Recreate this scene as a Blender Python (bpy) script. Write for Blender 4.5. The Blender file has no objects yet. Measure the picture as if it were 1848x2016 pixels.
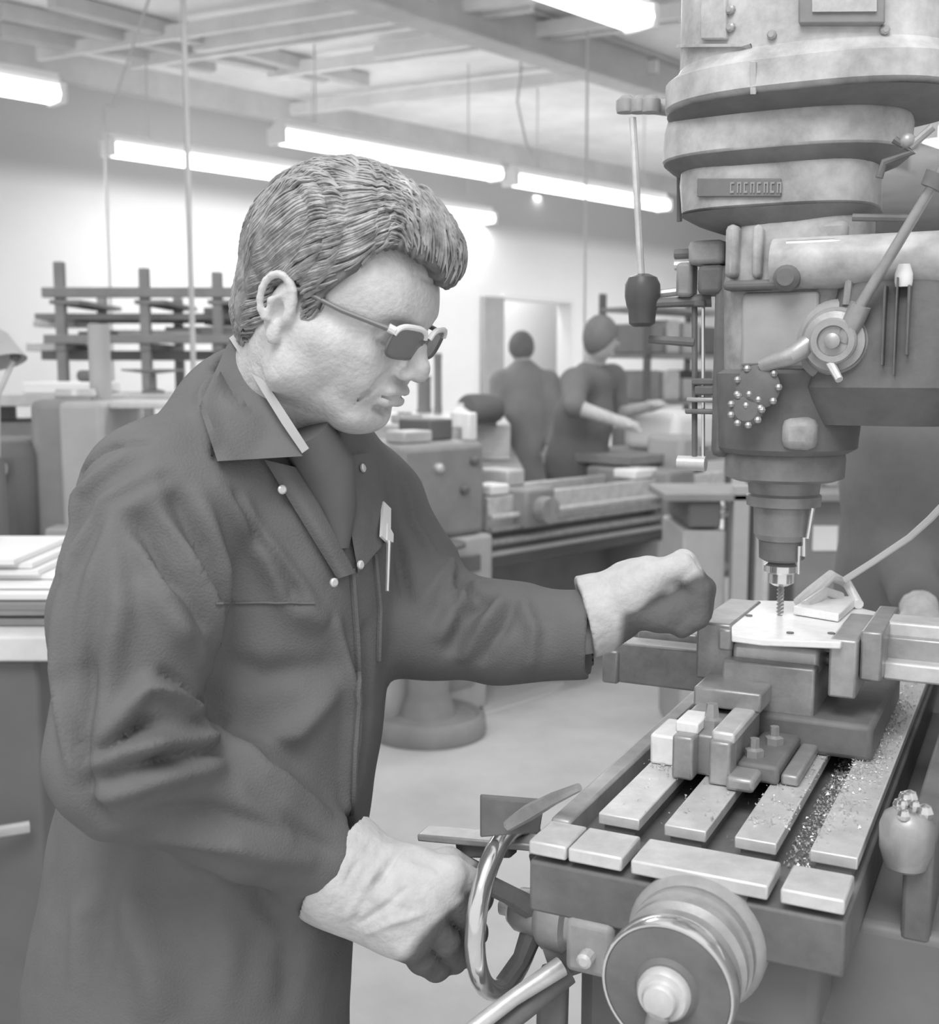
import bpy, bmesh, math, random
import numpy as np
from mathutils import Vector, Matrix
from mathutils.bvhtree import BVHTree
random.seed(5); rng = np.random.default_rng(5)
scene = bpy.context.scene; COL = scene.collection
# ---------------- camera ----------------
FPX = 2300.; TH = math.radians(6.9); CT, ST = math.cos(TH), math.sin(TH)
cam = bpy.data.cameras.new('camera'); cam.sensor_fit = 'HORIZONTAL'; cam.sensor_width = 36; cam.lens = 36*FPX/1848
cam.clip_start = .05; cam.clip_end = 200
cam.dof.use_dof = True; cam.dof.focus_distance = 1.22; cam.dof.aperture_fstop = 7.5
camo = bpy.data.objects.new('camera', cam); COL.objects.link(camo)
camo.location = (0, 0, 1.5); camo.rotation_euler = (math.pi/2-TH, 0, 0); scene.camera = camo
# ---------------- world and exposure ----------------
w = bpy.data.worlds.new('daylight'); scene.world = w; w.use_nodes = True
w.node_tree.nodes['Background'].inputs[0].default_value = (1, 1, 1, 1)
w.node_tree.nodes['Background'].inputs[1].default_value = .86
scene.view_settings.view_transform = 'Standard'; scene.view_settings.look = 'None'
scene.view_settings.exposure = 0.0; scene.view_settings.gamma = 1; scene.view_settings.use_curve_mapping = False

def area(name, loc, size, power, rot=(0, 0, 0), sy=None):
    l = bpy.data.lights.new(name, 'AREA'); l.energy = power; l.size = size
    if sy: l.shape = 'RECTANGLE'; l.size_y = sy
    o = bpy.data.objects.new(name, l); COL.objects.link(o); o.location = loc; o.rotation_euler = rot
    return o
UA = math.radians(44.3); U = Vector((math.sin(UA), math.cos(UA), 0)); V = Vector((-U.y, U.x, 0)); UROT = math.pi/2-UA
LAMPS = []   # filled by the fixture builder: each lamp carries its own light
_k = area('added_key_light', (-.5, -.5, 3.9), 1.5, 66); _k.rotation_euler = (Vector((.45, 1.35, 1.15))-Vector(_k.location)).to_track_quat('-Z', 'Y').to_euler()  # added key light over machinist and mill, no roof window modelled

# ---------------- projection helpers ----------------
def ray(px, py):
    q = (1008-py)/FPX
    return Vector(((px-924)/FPX, CT+q*ST, -ST+q*CT))
CAM = Vector((0, 0, 1.5))
def P(px, py, d): return CAM+ray(px, py)*d
def onz(px, py, z):
    r = ray(px, py); return CAM+r*((z-1.5)/r.z)
TA = math.radians(26.2); A = Vector((math.sin(TA), math.cos(TA), 0)); B = Vector((math.cos(TA), -math.sin(TA), 0)); Z = Vector((0, 0, 1))
O = Vector((.3398, .9775, 0))
def M(a, b, z): return O+A*a+B*b+Z*z
def ona(px, py, a):      # the point seen at a pixel on the plane a = const of the mill
    r = ray(px, py); t = (a-(CAM-O).dot(A))/r.dot(A); return CAM+r*t
def onb(px, py, b):
    r = ray(px, py); t = (b-(CAM-O).dot(B))/r.dot(B); return CAM+r*t
def onplane(px, py, p, n):
    r = ray(px, py); return CAM+r*((p-CAM).dot(n)/r.dot(n))
def tom(p): q = p-O; return (q.dot(A), q.dot(B), p.z)

# ---------------- materials ----------------
MATS = {}
def mat(name, g, rough=.6, metal=0., var=.0, scale=12., bump=0., bscale=60., stretch=None, emit=0, spec=.3):
    if name in MATS: return MATS[name]
    m = bpy.data.materials.new(name); m.use_nodes = True; nt = m.node_tree; bs = nt.nodes['Principled BSDF']
    bs.inputs['Base Color'].default_value = (g, g, g, 1); bs.inputs['Roughness'].default_value = rough
    bs.inputs['Metallic'].default_value = metal; bs.inputs['Specular IOR Level'].default_value = spec
    if emit:
        bs.inputs['Emission Color'].default_value = (1, 1, 1, 1); bs.inputs['Emission Strength'].default_value = emit
    tc = nt.nodes.new('ShaderNodeTexCoord'); src = tc.outputs['Object']
    if stretch:
        mp = nt.nodes.new('ShaderNodeMapping'); mp.inputs['Scale'].default_value = stretch
        nt.links.new(src, mp.inputs[0]); src = mp.outputs[0]
    if var:
        n = nt.nodes.new('ShaderNodeTexNoise'); n.inputs['Scale'].default_value = scale; n.inputs['Detail'].default_value = 5; n.inputs['Roughness'].default_value = .65
        nt.links.new(src, n.inputs['Vector'])
        r = nt.nodes.new('ShaderNodeValToRGB'); r.color_ramp.elements[0].position = .3; r.color_ramp.elements[1].position = .7
        lo, hi = g*(1-var), min(1, g*(1+var)); r.color_ramp.elements[0].color = (lo, lo, lo, 1); r.color_ramp.elements[1].color = (hi, hi, hi, 1)
        nt.links.new(n.outputs[0], r.inputs[0]); nt.links.new(r.outputs[0], bs.inputs['Base Color'])
    if bump:
        n2 = nt.nodes.new('ShaderNodeTexNoise'); n2.inputs['Scale'].default_value = bscale; n2.inputs['Detail'].default_value = 3
        b = nt.nodes.new('ShaderNodeBump'); b.inputs['Strength'].default_value = bump; b.inputs['Distance'].default_value = .004
        nt.links.new(src, n2.inputs['Vector']); nt.links.new(n2.outputs[0], b.inputs['Height']); nt.links.new(b.outputs[0], bs.inputs['Normal'])
    MATS[name] = m; return m
paint = mat('worn machine paint', .40, .42, 0, .4, 16, .25, 40)
paint_light = mat('light machine paint', .50, .38, 0, .38, 16, .25, 40)
paint_mid = mat('mid machine paint', .36, .42, 0, .25, 14, .2, 50)
iron = mat('dark oily iron', .17, .5, 0, .2, 20, .2, 60)
black = mat('black phenolic', .10, .35, 0, .1, 20)
steel = mat('ground steel', .72, .35, .35, .16, 25, .1, 90)
steel_mid = mat('dull steel', .42, .4, .4, .2, 25, .1, 90)
chrome = mat('polished steel', .8, .16, .85, .08, 10)
white_paint = mat('white wall paint', .74, .8, 0, .03, 1.2)
ceil_m = mat('roof deck', .88, .9, 0, .1, 1.5)
beam_m = mat('roof beam paint', .60, .8, 0, .1, 3)
floor_m = mat('concrete floor', .60, .75, 0, .12, 2.2, .1, 30)
plate_m = mat('bright plate', .95, .35, .1, .1, 60)
chips_m = mat('steel chips', .62, .35, .4, .3, 200)
tube_m = mat('fluorescent tube', .9, .5, emit=5)
housing_m = mat('lamp housing', .9, .5)

# ---------------- mesh builder ----------------
class MB:
    def __init__(s): s.v = []; s.f = []
    def add(s, vs, fs):
        k = len(s.v); s.v += [Vector(v) for v in vs]; s.f += [tuple(i+k for i in f) for f in fs]; return s
    def box(s, lo, hi, fr=None):
        vs = [Vector((x, y, z)) for x in (lo[0], hi[0]) for y in (lo[1], hi[1]) for z in (lo[2], hi[2])]
        if fr: vs = [fr(*v) for v in vs]
        return s.add(vs, [(0, 1, 3, 2), (4, 6, 7, 5), (0, 4, 5, 1), (2, 3, 7, 6), (0, 2, 6, 4), (1, 5, 7, 3)])
    def bar(s, p0, p1, w_, h, up=Z):      # box beam from p0 to p1
        p0, p1 = Vector(p0), Vector(p1); d = (p1-p0).normalized(); x = d.cross(up)
        if x.length < 1e-4: x = Vector((1, 0, 0))
        x.normalize(); y = x.cross(d); vs = []
        for p in (p0, p1):
            for i, j in ((-1, -1), (1, -1), (1, 1), (-1, 1)): vs.append(p+x*i*w_/2+y*j*h/2)
        return s.add(vs, [(3, 2, 1, 0), (4, 5, 6, 7)]+[(i, (i+1) % 4, 4+(i+1) % 4, 4+i) for i in range(4)])
    def rings(s, rs, cap=True, closed=False):
        n = len(rs[0]); vs = [p for r in rs for p in r]; fs = []; m = len(rs)
        for k in range(m if closed else m-1):
            k2 = (k+1) % m
            for i in range(n): fs.append((k*n+i, k*n+(i+1) % n, k2*n+(i+1) % n, k2*n+i))
        if cap and not closed: fs += [tuple(range(n))[::-1], tuple((m-1)*n+i for i in range(n))]
        return s.add(vs, fs)
    def tube(s, pts, r, n=10, closed=False):
        pts = [Vector(p) for p in pts]; m = len(pts); rr = r if isinstance(r, (list, tuple)) else [r]*m; rs = []; x = None
        for k, p in enumerate(pts):
            d = (pts[(k+1) % m]-pts[k-1]) if closed else (pts[min(k+1, m-1)]-pts[max(k-1, 0)])
            d.normalize()
            if x is None:
                x = d.cross(Z if abs(d.z) < .9 else Vector((1, 0, 0)))
            x = (x-d*x.dot(d)).normalized(); y = d.cross(x)
            rs.append([p+(x*math.cos(t)+y*math.sin(t))*rr[k] for t in [2*math.pi*i/n for i in range(n)]])
        return s.rings(rs, closed=closed)
    def lathe(s, o, ax, prof, n=32, ref=None, cap=True):
        ax = Vector(ax).normalized(); x = ax.cross(ref or (Z if abs(ax.z) < .9 else Vector((1, 0, 0)))).normalized(); y = ax.cross(x)
        return s.rings([[Vector(o)+ax*h+(x*math.cos(t)+y*math.sin(t))*max(r, 1e-4) for t in [2*math.pi*i/n for i in range(n)]] for r, h in prof], cap=cap)
    def ball(s, c, r, n=12, sc=(1, 1, 1)):
        rs = []
        for k in range(n//2+1):
            t = math.pi*k/(n//2); rs.append([Vector(c)+Vector((sc[0]*r*math.sin(t)*math.cos(u), sc[1]*r*math.sin(t)*math.sin(u), -sc[2]*r*math.cos(t))) if 0 < k < n//2 else Vector(c)+Vector((1e-5*math.cos(u), 1e-5*math.sin(u), -sc[2]*r*math.cos(t))) for u in [2*math.pi*i/n for i in range(n)]])
        return s.rings(rs)
    def poly(s, pts, th):                 # thick polygon sheet
        n = len(pts); pts = [Vector(p) for p in pts]
        return s.add(pts+[p+Vector(th) for p in pts], [tuple(range(n))[::-1], tuple(range(n, 2*n))]+[(i, (i+1) % n, n+(i+1) % n, n+i) for i in range(n)])
    def build(s, name, m, parent=None, bevel=0, angle=35, seg=2, kind=None):
        off = parent.location if parent is not None and parent.type == 'EMPTY' else (parent.get('_o') if False else Vector())
        if parent is not None: off = world_off(parent)
        me = bpy.data.meshes.new(name); me.from_pydata([tuple(v-off) for v in s.v], [], s.f); me.update()
        bm = bmesh.new(); bm.from_mesh(me); bmesh.ops.recalc_face_normals(bm, faces=bm.faces); bm.to_mesh(me); bm.free()
        me.materials.append(m); o = bpy.data.objects.new(name, me); COL.objects.link(o)
        me.polygons.foreach_set('use_smooth', [True]*len(me.polygons)); me.set_sharp_from_angle(angle=math.radians(angle))
        if parent is not None: o.parent = parent
        if bevel:
            bv = o.modifiers.new('bevel', 'BEVEL'); bv.width = bevel; bv.segments = seg; bv.limit_method = 'ANGLE'; bv.angle_limit = math.radians(35)
        if kind: o['kind'] = kind
        return o
def world_off(o):
    t = Vector()
    while o is not None: t += o.location; o = o.parent
    return t
def tag(o, label=None, cat=None, group=None, kind=None):
    if label: o['label'] = label
    if cat: o['category'] = cat
    if group: o['group'] = group
    if kind: o['kind'] = kind
    return o
def thing(name, loc, label, cat, group=None):
    o = bpy.data.objects.new(name, None); COL.objects.link(o); o.location = loc; o.empty_display_size = .1
    return tag(o, label, cat, group)
def copy_tree(o, parent=None):
    c = o.copy(); COL.objects.link(c)
    if parent: c.parent = parent
    for ch in list(o.children): copy_tree(ch, c)
    return c
def mesh_obj(name, vs, fs, m, parent=None, smooth=True):
    off = world_off(parent) if parent is not None else Vector()
    me = bpy.data.meshes.new(name); vs = np.asarray(vs, dtype=np.float64)-np.array(off)
    fs = np.asarray(fs, dtype=np.int32); k = fs.shape[1]
    me.vertices.add(len(vs)); me.vertices.foreach_set('co', vs.astype(np.float32).ravel())
    me.loops.add(fs.size); me.loops.foreach_set('vertex_index', fs.ravel())
    me.polygons.add(len(fs)); me.polygons.foreach_set('loop_start', np.arange(0, fs.size, k, dtype=np.int32))
    me.update(calc_edges=True); me.validate()
    me.polygons.foreach_set('use_smooth', [smooth]*len(me.polygons)); me.materials.append(m)
    o = bpy.data.objects.new(name, me); COL.objects.link(o)
    if parent is not None: o.parent = parent
    return o

# ================= THE SETTING =================
HC = 4.0; W0 = Vector((-3.609, 9.352, 0))
MB().box((-9, -3, -.1), (24, 30, 0)).build('floor', floor_m)['kind'] = 'structure'
ce = MB().box((-9, 3.6, HC), (24, 30, HC+.15)).build('ceiling', ceil_m); tag(ce, kind='structure')
def wallfr(s, t, z): return W0+U*s+V*t+Z*z
wb = MB()
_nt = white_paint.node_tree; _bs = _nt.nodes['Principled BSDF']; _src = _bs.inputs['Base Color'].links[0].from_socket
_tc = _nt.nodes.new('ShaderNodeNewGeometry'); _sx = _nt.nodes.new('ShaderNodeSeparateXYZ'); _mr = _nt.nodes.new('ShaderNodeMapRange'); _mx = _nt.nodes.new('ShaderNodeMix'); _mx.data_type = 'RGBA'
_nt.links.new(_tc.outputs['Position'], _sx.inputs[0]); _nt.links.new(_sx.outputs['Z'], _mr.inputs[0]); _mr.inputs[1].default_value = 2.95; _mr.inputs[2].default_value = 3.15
_nt.links.new(_mr.outputs[0], _mx.inputs[0]); _nt.links.new(_src, _mx.inputs[6]); _mx.inputs[7].default_value = (.50, .50, .50, 1); _nt.links.new(_mx.outputs[2], _bs.inputs['Base Color'])  # upper wall greyed: shade above the lamps is put into the colour
# far wall with a doorway cut (three blocks round the opening)
sD0 = (onplane(988, 600, W0, V)-W0).dot(U); sD1 = (onplane(1122, 600, W0, V)-W0).dot(U); zD = onplane(1040, 592, W0, V).z
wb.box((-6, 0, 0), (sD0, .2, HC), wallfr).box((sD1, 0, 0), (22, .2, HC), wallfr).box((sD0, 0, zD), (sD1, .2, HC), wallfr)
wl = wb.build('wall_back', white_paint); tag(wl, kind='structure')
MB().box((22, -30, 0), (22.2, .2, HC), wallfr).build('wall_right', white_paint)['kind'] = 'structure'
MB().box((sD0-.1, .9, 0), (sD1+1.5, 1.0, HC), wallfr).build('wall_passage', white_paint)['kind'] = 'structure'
area('passage_light', W0+U*(sD0+.6)+V*.5+Z*3.5, .8, 55)
d1 = MB().box((sD0-.36, -.06, 0), (sD0-.02, .02, zD+.02), wallfr).build('door_1', mat('grey door', .34, .7, 0, .1, 3), bevel=.01); tag(d1, kind='structure')
fr = MB().box((sD0-.02, -.03, zD), (sD1+.05, .0, zD+.05), wallfr).box((sD1, -.03, 0), (sD1+.05, 0, zD), wallfr).build('trim_1', mat('door trim', .7, .7)); tag(fr, kind='structure')
MB().box((-6, -.12, HC-.22), (22, 0, HC-.0), wallfr).build('trim_2', beam_m)['kind'] = 'structure'
# roof beams running with the wall, and the cross joists
def ceil_bar(name, p0, p1, w_, h, m=beam_m, ext=0):
    a_, b_ = onz(*p0, HC-.12), onz(*p1, HC-.12); d = (b_-a_).normalized(); a_ = a_-d*ext; b_ = b_+d*ext
    return tag(MB().bar(a_, b_, w_, h).build(name, m), kind='structure')
g = MB(); a_, b_ = onz(700, 6, HC-.3), onz(1310, 196, HC-.3); d = (b_-a_).normalized(); a_ -= d*3; b_ += d*5
g.bar(a_, b_, .2, .02).bar(a_+Z*.28, b_+Z*.28, .2, .02).bar(a_+Z*.14, b_+Z*.14, .03, .28)
tag(g.build('trim_3', beam_m), kind='structure')
jl = mat('pale joist', .85, .8, 0, .1, 3)
p0, p1 = onz(300, 92, HC-.1), onz(640, 40, HC-.1); jd = (p1-p0).normalized(); jn = Vector((-jd.y, jd.x, 0))
for k, (px, py) in enumerate([(430, 50), (620, 70), (780, 30), (900, 92), (1050, 60), (1000, 165), (800, 190)]):
    c = onz(px, py, HC-.1); ln = 1.7 if k < 4 else 1.3
    tag(MB().bar(c-jd*ln, c+jd*ln, .05, .1).build('trim_%d' % (4+k), jl), kind='structure')
for k, (q0, q1) in enumerate([((0, 20), (640, 150)), ((100, 0), (720, 160)), ((0, 60), (420, 130))]):
    c0, c1 = onz(*q0, HC-.06), onz(*q1, HC-.06)
    tag(MB().bar(c0, c1, .1, .1).build('trim_%d' % (11+k), beam_m), kind='structure')
# fluorescent fixtures
def fixture(c, label, length=2.3, power=22, first=[None]):
    c = Vector(c)
    if first[0] is None:
        t = thing('fluorescent_light', c, label, 'light', 'hanging fluorescent lights')
        def fr_(x, y, z): return c+U*x+V*y+Z*z
        L = length/2
        MB().box((-L, -.06, .05), (L, .06, .10), fr_).box((-L, -.04, .10), (L, .04, .13), fr_).build('housing', housing_m, t, bevel=.008)
        for s_ in (-1, 1):
            MB().tube([fr_(-L+.02, .05*s_, 0), fr_(L-.02, .05*s_, 0)], .040, 12).build('tube', tube_m, t)
            MB().box((s_*L-.025, -.09, -.05), (s_*L+.025, .09, .07), fr_).build('end_cap', tube_m if False else housing_m, t, bevel=.01)
            MB().tube([fr_(s_*(L-.35), 0, .13), fr_(s_*(L-.35), 0, HC-c.z)], .006, 6).build('hanger', beam_m, t)
        first[0] = t
    else:
        t = copy_tree(first[0]); t.location = c; t['label'] = label
    lo = area('tube_light', c-Z*.07, length, power, (0, 0, UROT), .16); LAMPS.append(lo)
    return t
def fix_at(p0, z, label, off=1.15, **k): fixture(onz(*p0, z)+U*off, label, **k)
fix_at((545, 270), 3.15, 'long glowing fluorescent fixture hanging directly above the grey-haired machinist')
fix_at((212, 295), 3.15, 'glowing fluorescent fixture left of the machinist, its right end behind his hair')
fix_at((1005, 355), 3.15, 'glowing fluorescent fixture ending beside the thin brake rod of the mill')
fix_at((965, 432), 3.15, 'small farthest fluorescent fixture whose end peeks out by the machinist forehead', off=-1.15)
fix_at((112, 190), 3.15, 'bright fluorescent fixture cut off by the left edge near the roof', off=-1.15)
fix_at((1262, 42), 3.15, 'wide near fluorescent fixture at the very top beside the mill motor', off=-1.15)
fix_at((1822, 262), 3.15, 'fluorescent fixture tip glowing at the right edge behind the mill lever')

fix_at((1352, 402), 3.15, 'added fluorescent fixture unseen behind the mill spindle head, brightening the back wall')  # this and the next fixtures are unseen, added to brighten the back wall
fix_at((1385, 372), 3.15, 'added fluorescent fixture unseen behind the gear housing of the mill, brightening the back wall', off=1.5)
fix_at((1420, 425), 3.15, 'farthest added fluorescent fixture on the right, unseen behind the mill head casting', off=1.6)
# ================= THE MILLING MACHINE =================
SA, SB = .351, -.143         # spindle axis in table coordinates
SP = M(SA, SB, 0)
def zy(py):
    q = (1008-py)/FPX; y = SP.y; return 1.5+(q*y*CT-y*ST)/(CT+q*ST)
mill = thing('milling_machine', M(.35, .3, 0), 'large grey vertical knee milling machine the machinist is operating', 'milling machine')
def sec(z, ha, hb, oa=0, ob=0, e=2.0, n=48):
    r = []
    for i in range(n):
        t = 2*math.pi*i/n; c, s = math.cos(t), math.sin(t)
        r.append(M(SA+oa+ha*math.copysign(abs(c)**(2/e), c), SB+ob+hb*math.copysign(abs(s)**(2/e), s), z))
    return r
def loft(secs, e=2.0): 
    m = MB(); m.rings([sec(*q[:5], e=q[5] if len(q) > 5 else e) for q in secs]); return m
def zn(py, oa):
    q = (1008-py)/FPX; y = SP.y+oa*A.y; return 1.5+(q*y*CT-y*ST)/(CT+q*ST)
def tree_of(m): return BVHTree.FromPolygons(m.v, m.f)
# motor and belt housings
zb = zn(184, -.115)
pl = loft([(zb, .122, .152, 0, .018, 2.6), (zb+.006, .130, .162, 0, .02, 2.6), (zn(118, -.12), .130, .162, 0, .02, 2.6), (zn(98, -.12), .122, .152, 0, .02, 2.4), (zn(84, -.12), .116, .148, 0, .02, 2.4), (zy(-420), .116, .148, 0, .02, 2.4), (zy(-450), .09, .12, 0, .02)])
ht = tree_of(pl)
bh = pl.build('belt_housing', paint_light, mill, angle=30)
def housing_pt(px, py, tree):
    r = ray(px, py).normalized(); p, nr, _, _ = tree.ray_cast(CAM, r)
    if p is None: p, nr, _, _ = tree.find_nearest(P(px, py, 1.25))
    if nr.dot(r) > 0: nr = -nr
    return p, nr
def curved_plate(px0, px1, py0, py1, tree, th, n=8):
    m = MB(); rs = []
    for i in range(n+1):
        px = px0+(px1-px0)*i/n; p, nr = housing_pt(px, py0, tree); q, nq = housing_pt(px, py1, tree)
        rs.append([p-nr*.004, p+nr*th, q+nq*th, q-nq*.004])
    return m.rings(rs)
curved_plate(1386, 1434, -40, 80, ht, .006).build('hinge_strip', paint_light, mill, bevel=.002)
curved_plate(1478, 1490, 122, 180, ht, .005).build('seam_strip', paint_light, mill, bevel=.001)
curved_plate(1340, 1480, 88, 94, ht, .005).build('seam_strip', paint_light, mill, bevel=.001)
curved_plate(1574, 1738, -60, 52, ht, .010).build('speed_window_frame', mat('window frame paint', .27, .4, 0, .15, 20), mill, bevel=.002)
curved_plate(1602, 1720, -70, 30, ht, .013).build('speed_plate', mat('speed plate', .5, .4, 0, .15, 60), mill)
for z0, (px, py) in enumerate([(1440, 20), (1440, 55), (1740, 60), (1520, 70)]):
    p, nr = housing_pt(px, py, ht); MB().lathe(p, nr, [(.005, 0), (.005, .004), (.003, .006)], 8).build('screw', steel_mid, mill)
loft([(zn(306, -.085), .085, .122, 0, -.012, 2.2), (zn(294, -.085), .094, .132, 0, -.012, 2.4), (zn(286, -.085), .096, .135, 0, -.012, 2.6), (zn(225, -.085), .096, .135, 0, -.010, 2.6), (zb+.001, .09, .132, 0, -.010, 2.5)]).build('pulley_housing', paint_light, mill, angle=30)
gh = loft([(zn(438, -.07), .07, .078, 0, 0), (zn(408, -.075), .076, .098, 0, -.008, 3), (zn(400, -.075), .082, .108, 0, -.014, 3), (zn(340, -.075), .082, .109, 0, -.016, 3), (zn(296, -.085)+.004, .082, .109, 0, -.014, 3)]); gt_ = tree_of(gh); gh.build('gear_housing', paint, mill, angle=30)
for secs in ([(zb-.012, .098, .134, 0, .004, 2.6), (zb-.005, .120, .152, 0, .014, 2.6), (zb-.0005, .127, .160, 0, .02, 2.6)],
             [(zn(318, -.085), .083, .110, 0, -.013, 2.6), (zn(308, -.085), .090, .124, 0, -.012, 2.5), (zn(292, -.085), .0955, .134, 0, -.012, 2.5)],
             [(zn(440, -.07), .071, .082, 0, .0, 2.6), (zn(424, -.07), .078, .098, 0, -.008, 3), (zn(406, -.075), .0825, .1085, 0, -.014, 3)]):
    loft(secs).build('underside_shade_band', iron, mill, angle=30)  # dark bands added to stand for shade under the housings
# nameplate on gear housing
curved_plate(1376, 1538, 352, 388, gt_, .004).build('nameplate', mat('nameplate', .2, .4, 0, .1, 30), mill, bevel=.001)
m = MB(); 
for k, px in enumerate(range(1440, 1535, 13)):
    for (x0, x1, y0, y1) in [(0, 2, 360, 381), (0, 8, 360, 363)] + ([(6, 8, 360, 381)] if k % 2 else [(0, 7, 377, 381)]):
        p, nr = housing_pt(px+x0, y0, gt_); q, nq = housing_pt(px+x1, y1, gt_)
        m.add([p, Vector((q.x, q.y, p.z)), q, Vector((p.x, p.y, q.z)), p+nr*.0052, Vector((q.x, q.y, p.z))+nq*.0052, q+nq*.0052, Vector((p.x, p.y, q.z))+nr*.0052], [(0, 1, 2, 3), (7, 6, 5, 4), (0, 4, 5, 1), (1, 5, 6, 2), (2, 6, 7, 3), (3, 7, 4, 0)])
m.build('raised_lettering', mat('lettering', .32, .5), mill, kind='stuff')
# head casting
loft([(zy(890), .074, .070, 0, 0), (zy(880), .080, .078, 0, .002), (zy(735), .083, .083, 0, .004, 2.3), (zy(728), .078, .079, 0, .01, 3), (zy(722), .07, .07, 0, .01, 3)]).build('lower_housing', iron, mill, angle=30)
loft([(zy(735), .076, .078, 0, .01, 3), (zy(560), .076, .08, 0, .01, 3.4), (zy(540), .078, .078, 0, .01, 3), (zy(428), .070, .078, 0, .01, 3)]).build('head_casting', paint, mill, angle=30)
def face_box(px0, px1, py0, py1, oa0, oa1, name, m, bevel=.003, parent=mill, ref=None):
    # block whose near face (towards the camera) stands at a = SA+oa0
    a0, a1 = SA+oa0, SA+oa1; pa = tom(ona(px0, py1, a0)); pb = tom(ona(px1, py0, a0))
    return MB().box((a0, pa[1], pa[2]), (a1, pb[1], pb[2]), M).build(name, m, parent, bevel=bevel)
face_box(1456, 1612, 572, 722, -.082, -.02, 'cover_plate', mat('cover paint', .40, .5, 0, .1, 20), .004)
face_box(1424, 1452, 440, 548, -.082, -.02, 'column_rib', paint, .006)
face_box(1477, 1500, 440, 548, -.088, -.02, 'column_rib', paint_light, .006)
face_box(1422, 1560, 548, 572, -.094, -.02, 'ledge', iron, .004)
face_box(1546, 1668, 432, 480, -.07, .0, 'speed_block', paint_mid, .006)
m = MB(); c0 = ona(1560, 520, SA-.075); m.tube([c0-B*.02, c0+B*.30], .028, 20); m.build('drive_shaft_cover', paint_light, mill)
c0 = ona(1552, 548, SA-.09); MB().lathe(c0, -A, [(.014, 0), (.014, .012), (.009, .018)], 16).build('boss', iron, mill)
# oil line on the head
MB().tube([ona(1548, 482, SA-.09), ona(1640, 478, SA-.09), ona(1664, 480, SA-.09), ona(1673, 498, SA-.09), ona(1672, 540, SA-.09), ona(1666, 600, SA-.09)], .0045, 8).build('oil_line', steel_mid, mill)
MB().tube([ona(1678, 428, SA-.08), ona(1810, 430, SA-.08)], .004, 8).build('oil_line', iron, mill)
# side gear casting with vertical ribs
sg = loft([(zy(830), .05, .07, -.02, .105, 3.5), (zy(760), .07, .085, -.03, .115, 3.5), (zy(640), .07, .07, -.03, .125, 4), (zy(545), .06, .06, -.03, .125, 4), (zy(530), .05, .05, -.03, .125, 4)]); sg.build('gear_casting', iron, mill, angle=30)
for px, y0, y1 in [(1738, 560, 720), (1762, 545, 740), (1786, 560, 700)]:
    face_box(px-6, px+6, y0, y1, -.115, -.06, 'casting_rib', iron, .004)
p, q = ona(1778, 520, SA-.10), ona(1778, 565, SA-.10); MB().lathe(q, Z, [(.008, 0), (.009, .005), (.009, (p-q).z-.01), (.006, (p-q).z)], 14).build('sight_glass', mat('oil sight glass', .9, .15), mill)
# ram to the right
m = MB(); rs = []
for bb, hz, hw in [(.11, .05, .05), (.13, .085, .08), (.2, .095, .085), (.34, .10, .09), (.7, .10, .09)]:
    zc = zy(628); ring = []
    for i in range(36):
        t = 2*math.pi*i/36; c, s = math.cos(t), math.sin(t); ring.append(M(SA+.0+hw*math.copysign(abs(c)**.75, c), SB+bb, zc+hz*math.copysign(abs(s)**.75, s)))
    rs.append(ring)
m.rings(rs); m.build('ram', paint_light, mill, angle=30)
# quill, ring, spindle
loft([(zy(945), .056, .056), (zy(938), .067, .067), (zy(900), .068, .068), (zy(886), .066, .066)]).build('quill_collar', mat('collar iron', .22, .4, 0, .2, 30), mill, angle=30)
face_box(1533, 1606, 822, 886, -.086, -.05, 'quill_lock_plate', paint, .01)
qm = mat('quill steel', .3, .35, .3, .2, 20)
loft([(zy(1062), .028, .028), (zy(1050), .033, .033), (zy(998), .034, .034), (zy(994), .042, .042), (zy(975), .043, .043), (zy(970), .040, .040), (zy(940), .042, .042)]).build('quill', qm, mill, angle=30)
loft([(zy(1104), .020, .020), (zy(1098), .026, .026), (zy(1060), .027, .027)]).build('spindle_nose', iron, mill, angle=30)
loft([(zy(1152), .009, .009), (zy(1146), .015, .015), (zy(1128), .015, .015), (zy(1124), .020, .020), (zy(1112), .020, .020), (zy(1104), .012, .012), (zy(1098), .012, .012)]).build('tool_holder', chrome, mill, angle=30)
m = MB(); rs = []; z0, z1 = zy(1214), zy(1150)
for k in range(25):
    f = k/24; z = z0+(z1-z0)*f; rr = .0045*(min(1, f*10+.15)); tw = f*14; rs.append([SP+Vector((math.cos(tw+t)*rr*(1 if i % 2 else .55), math.sin(tw+t)*rr*(1 if i % 2 else .55), z)) for i, t in enumerate([2*math.pi*j/8 for j in range(8)])])
m.rings(rs).build('drill_bit', steel_mid, mill)
# front guide column and depth stop
face_box(1396, 1458, 520, 900, -.03, .03, 'guide_column', iron, .008)
face_box(1440, 1458, 560, 880, -.045, -.03, 'guide_edge', paint_mid, .003)
face_box(1352, 1424, 470, 522, -.03, .03, 'stop_block', paint_mid, .006)
face_box(1370, 1424, 520, 580, -.032, .02, 'stop_block', iron, .006)
face_box(1328, 1362, 515, 585, -.02, .01, 'stop_lug', paint_mid, .005)
zr = SA-.0
MB().tube([ona(1367, 590, zr), ona(1367, 912, zr)], .0035, 8).build('depth_stop_rod', iron, mill)
MB().tube([ona(1384, 590, zr+.01), ona(1384, 912, zr+.01)], .0022, 8).build('depth_stop_rod', chrome, mill)
for y0, y1, x0, x1 in [(745, 758, 1360, 1422), (760, 778, 1366, 1430), (783, 792, 1350, 1420), (806, 815, 1347, 1412), (590, 604, 1364, 1388)]:
    face_box(x0, x1, y0, y1, -.012, .006, 'stop_nut', iron if y0 != 783 else steel_mid, .002)
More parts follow.
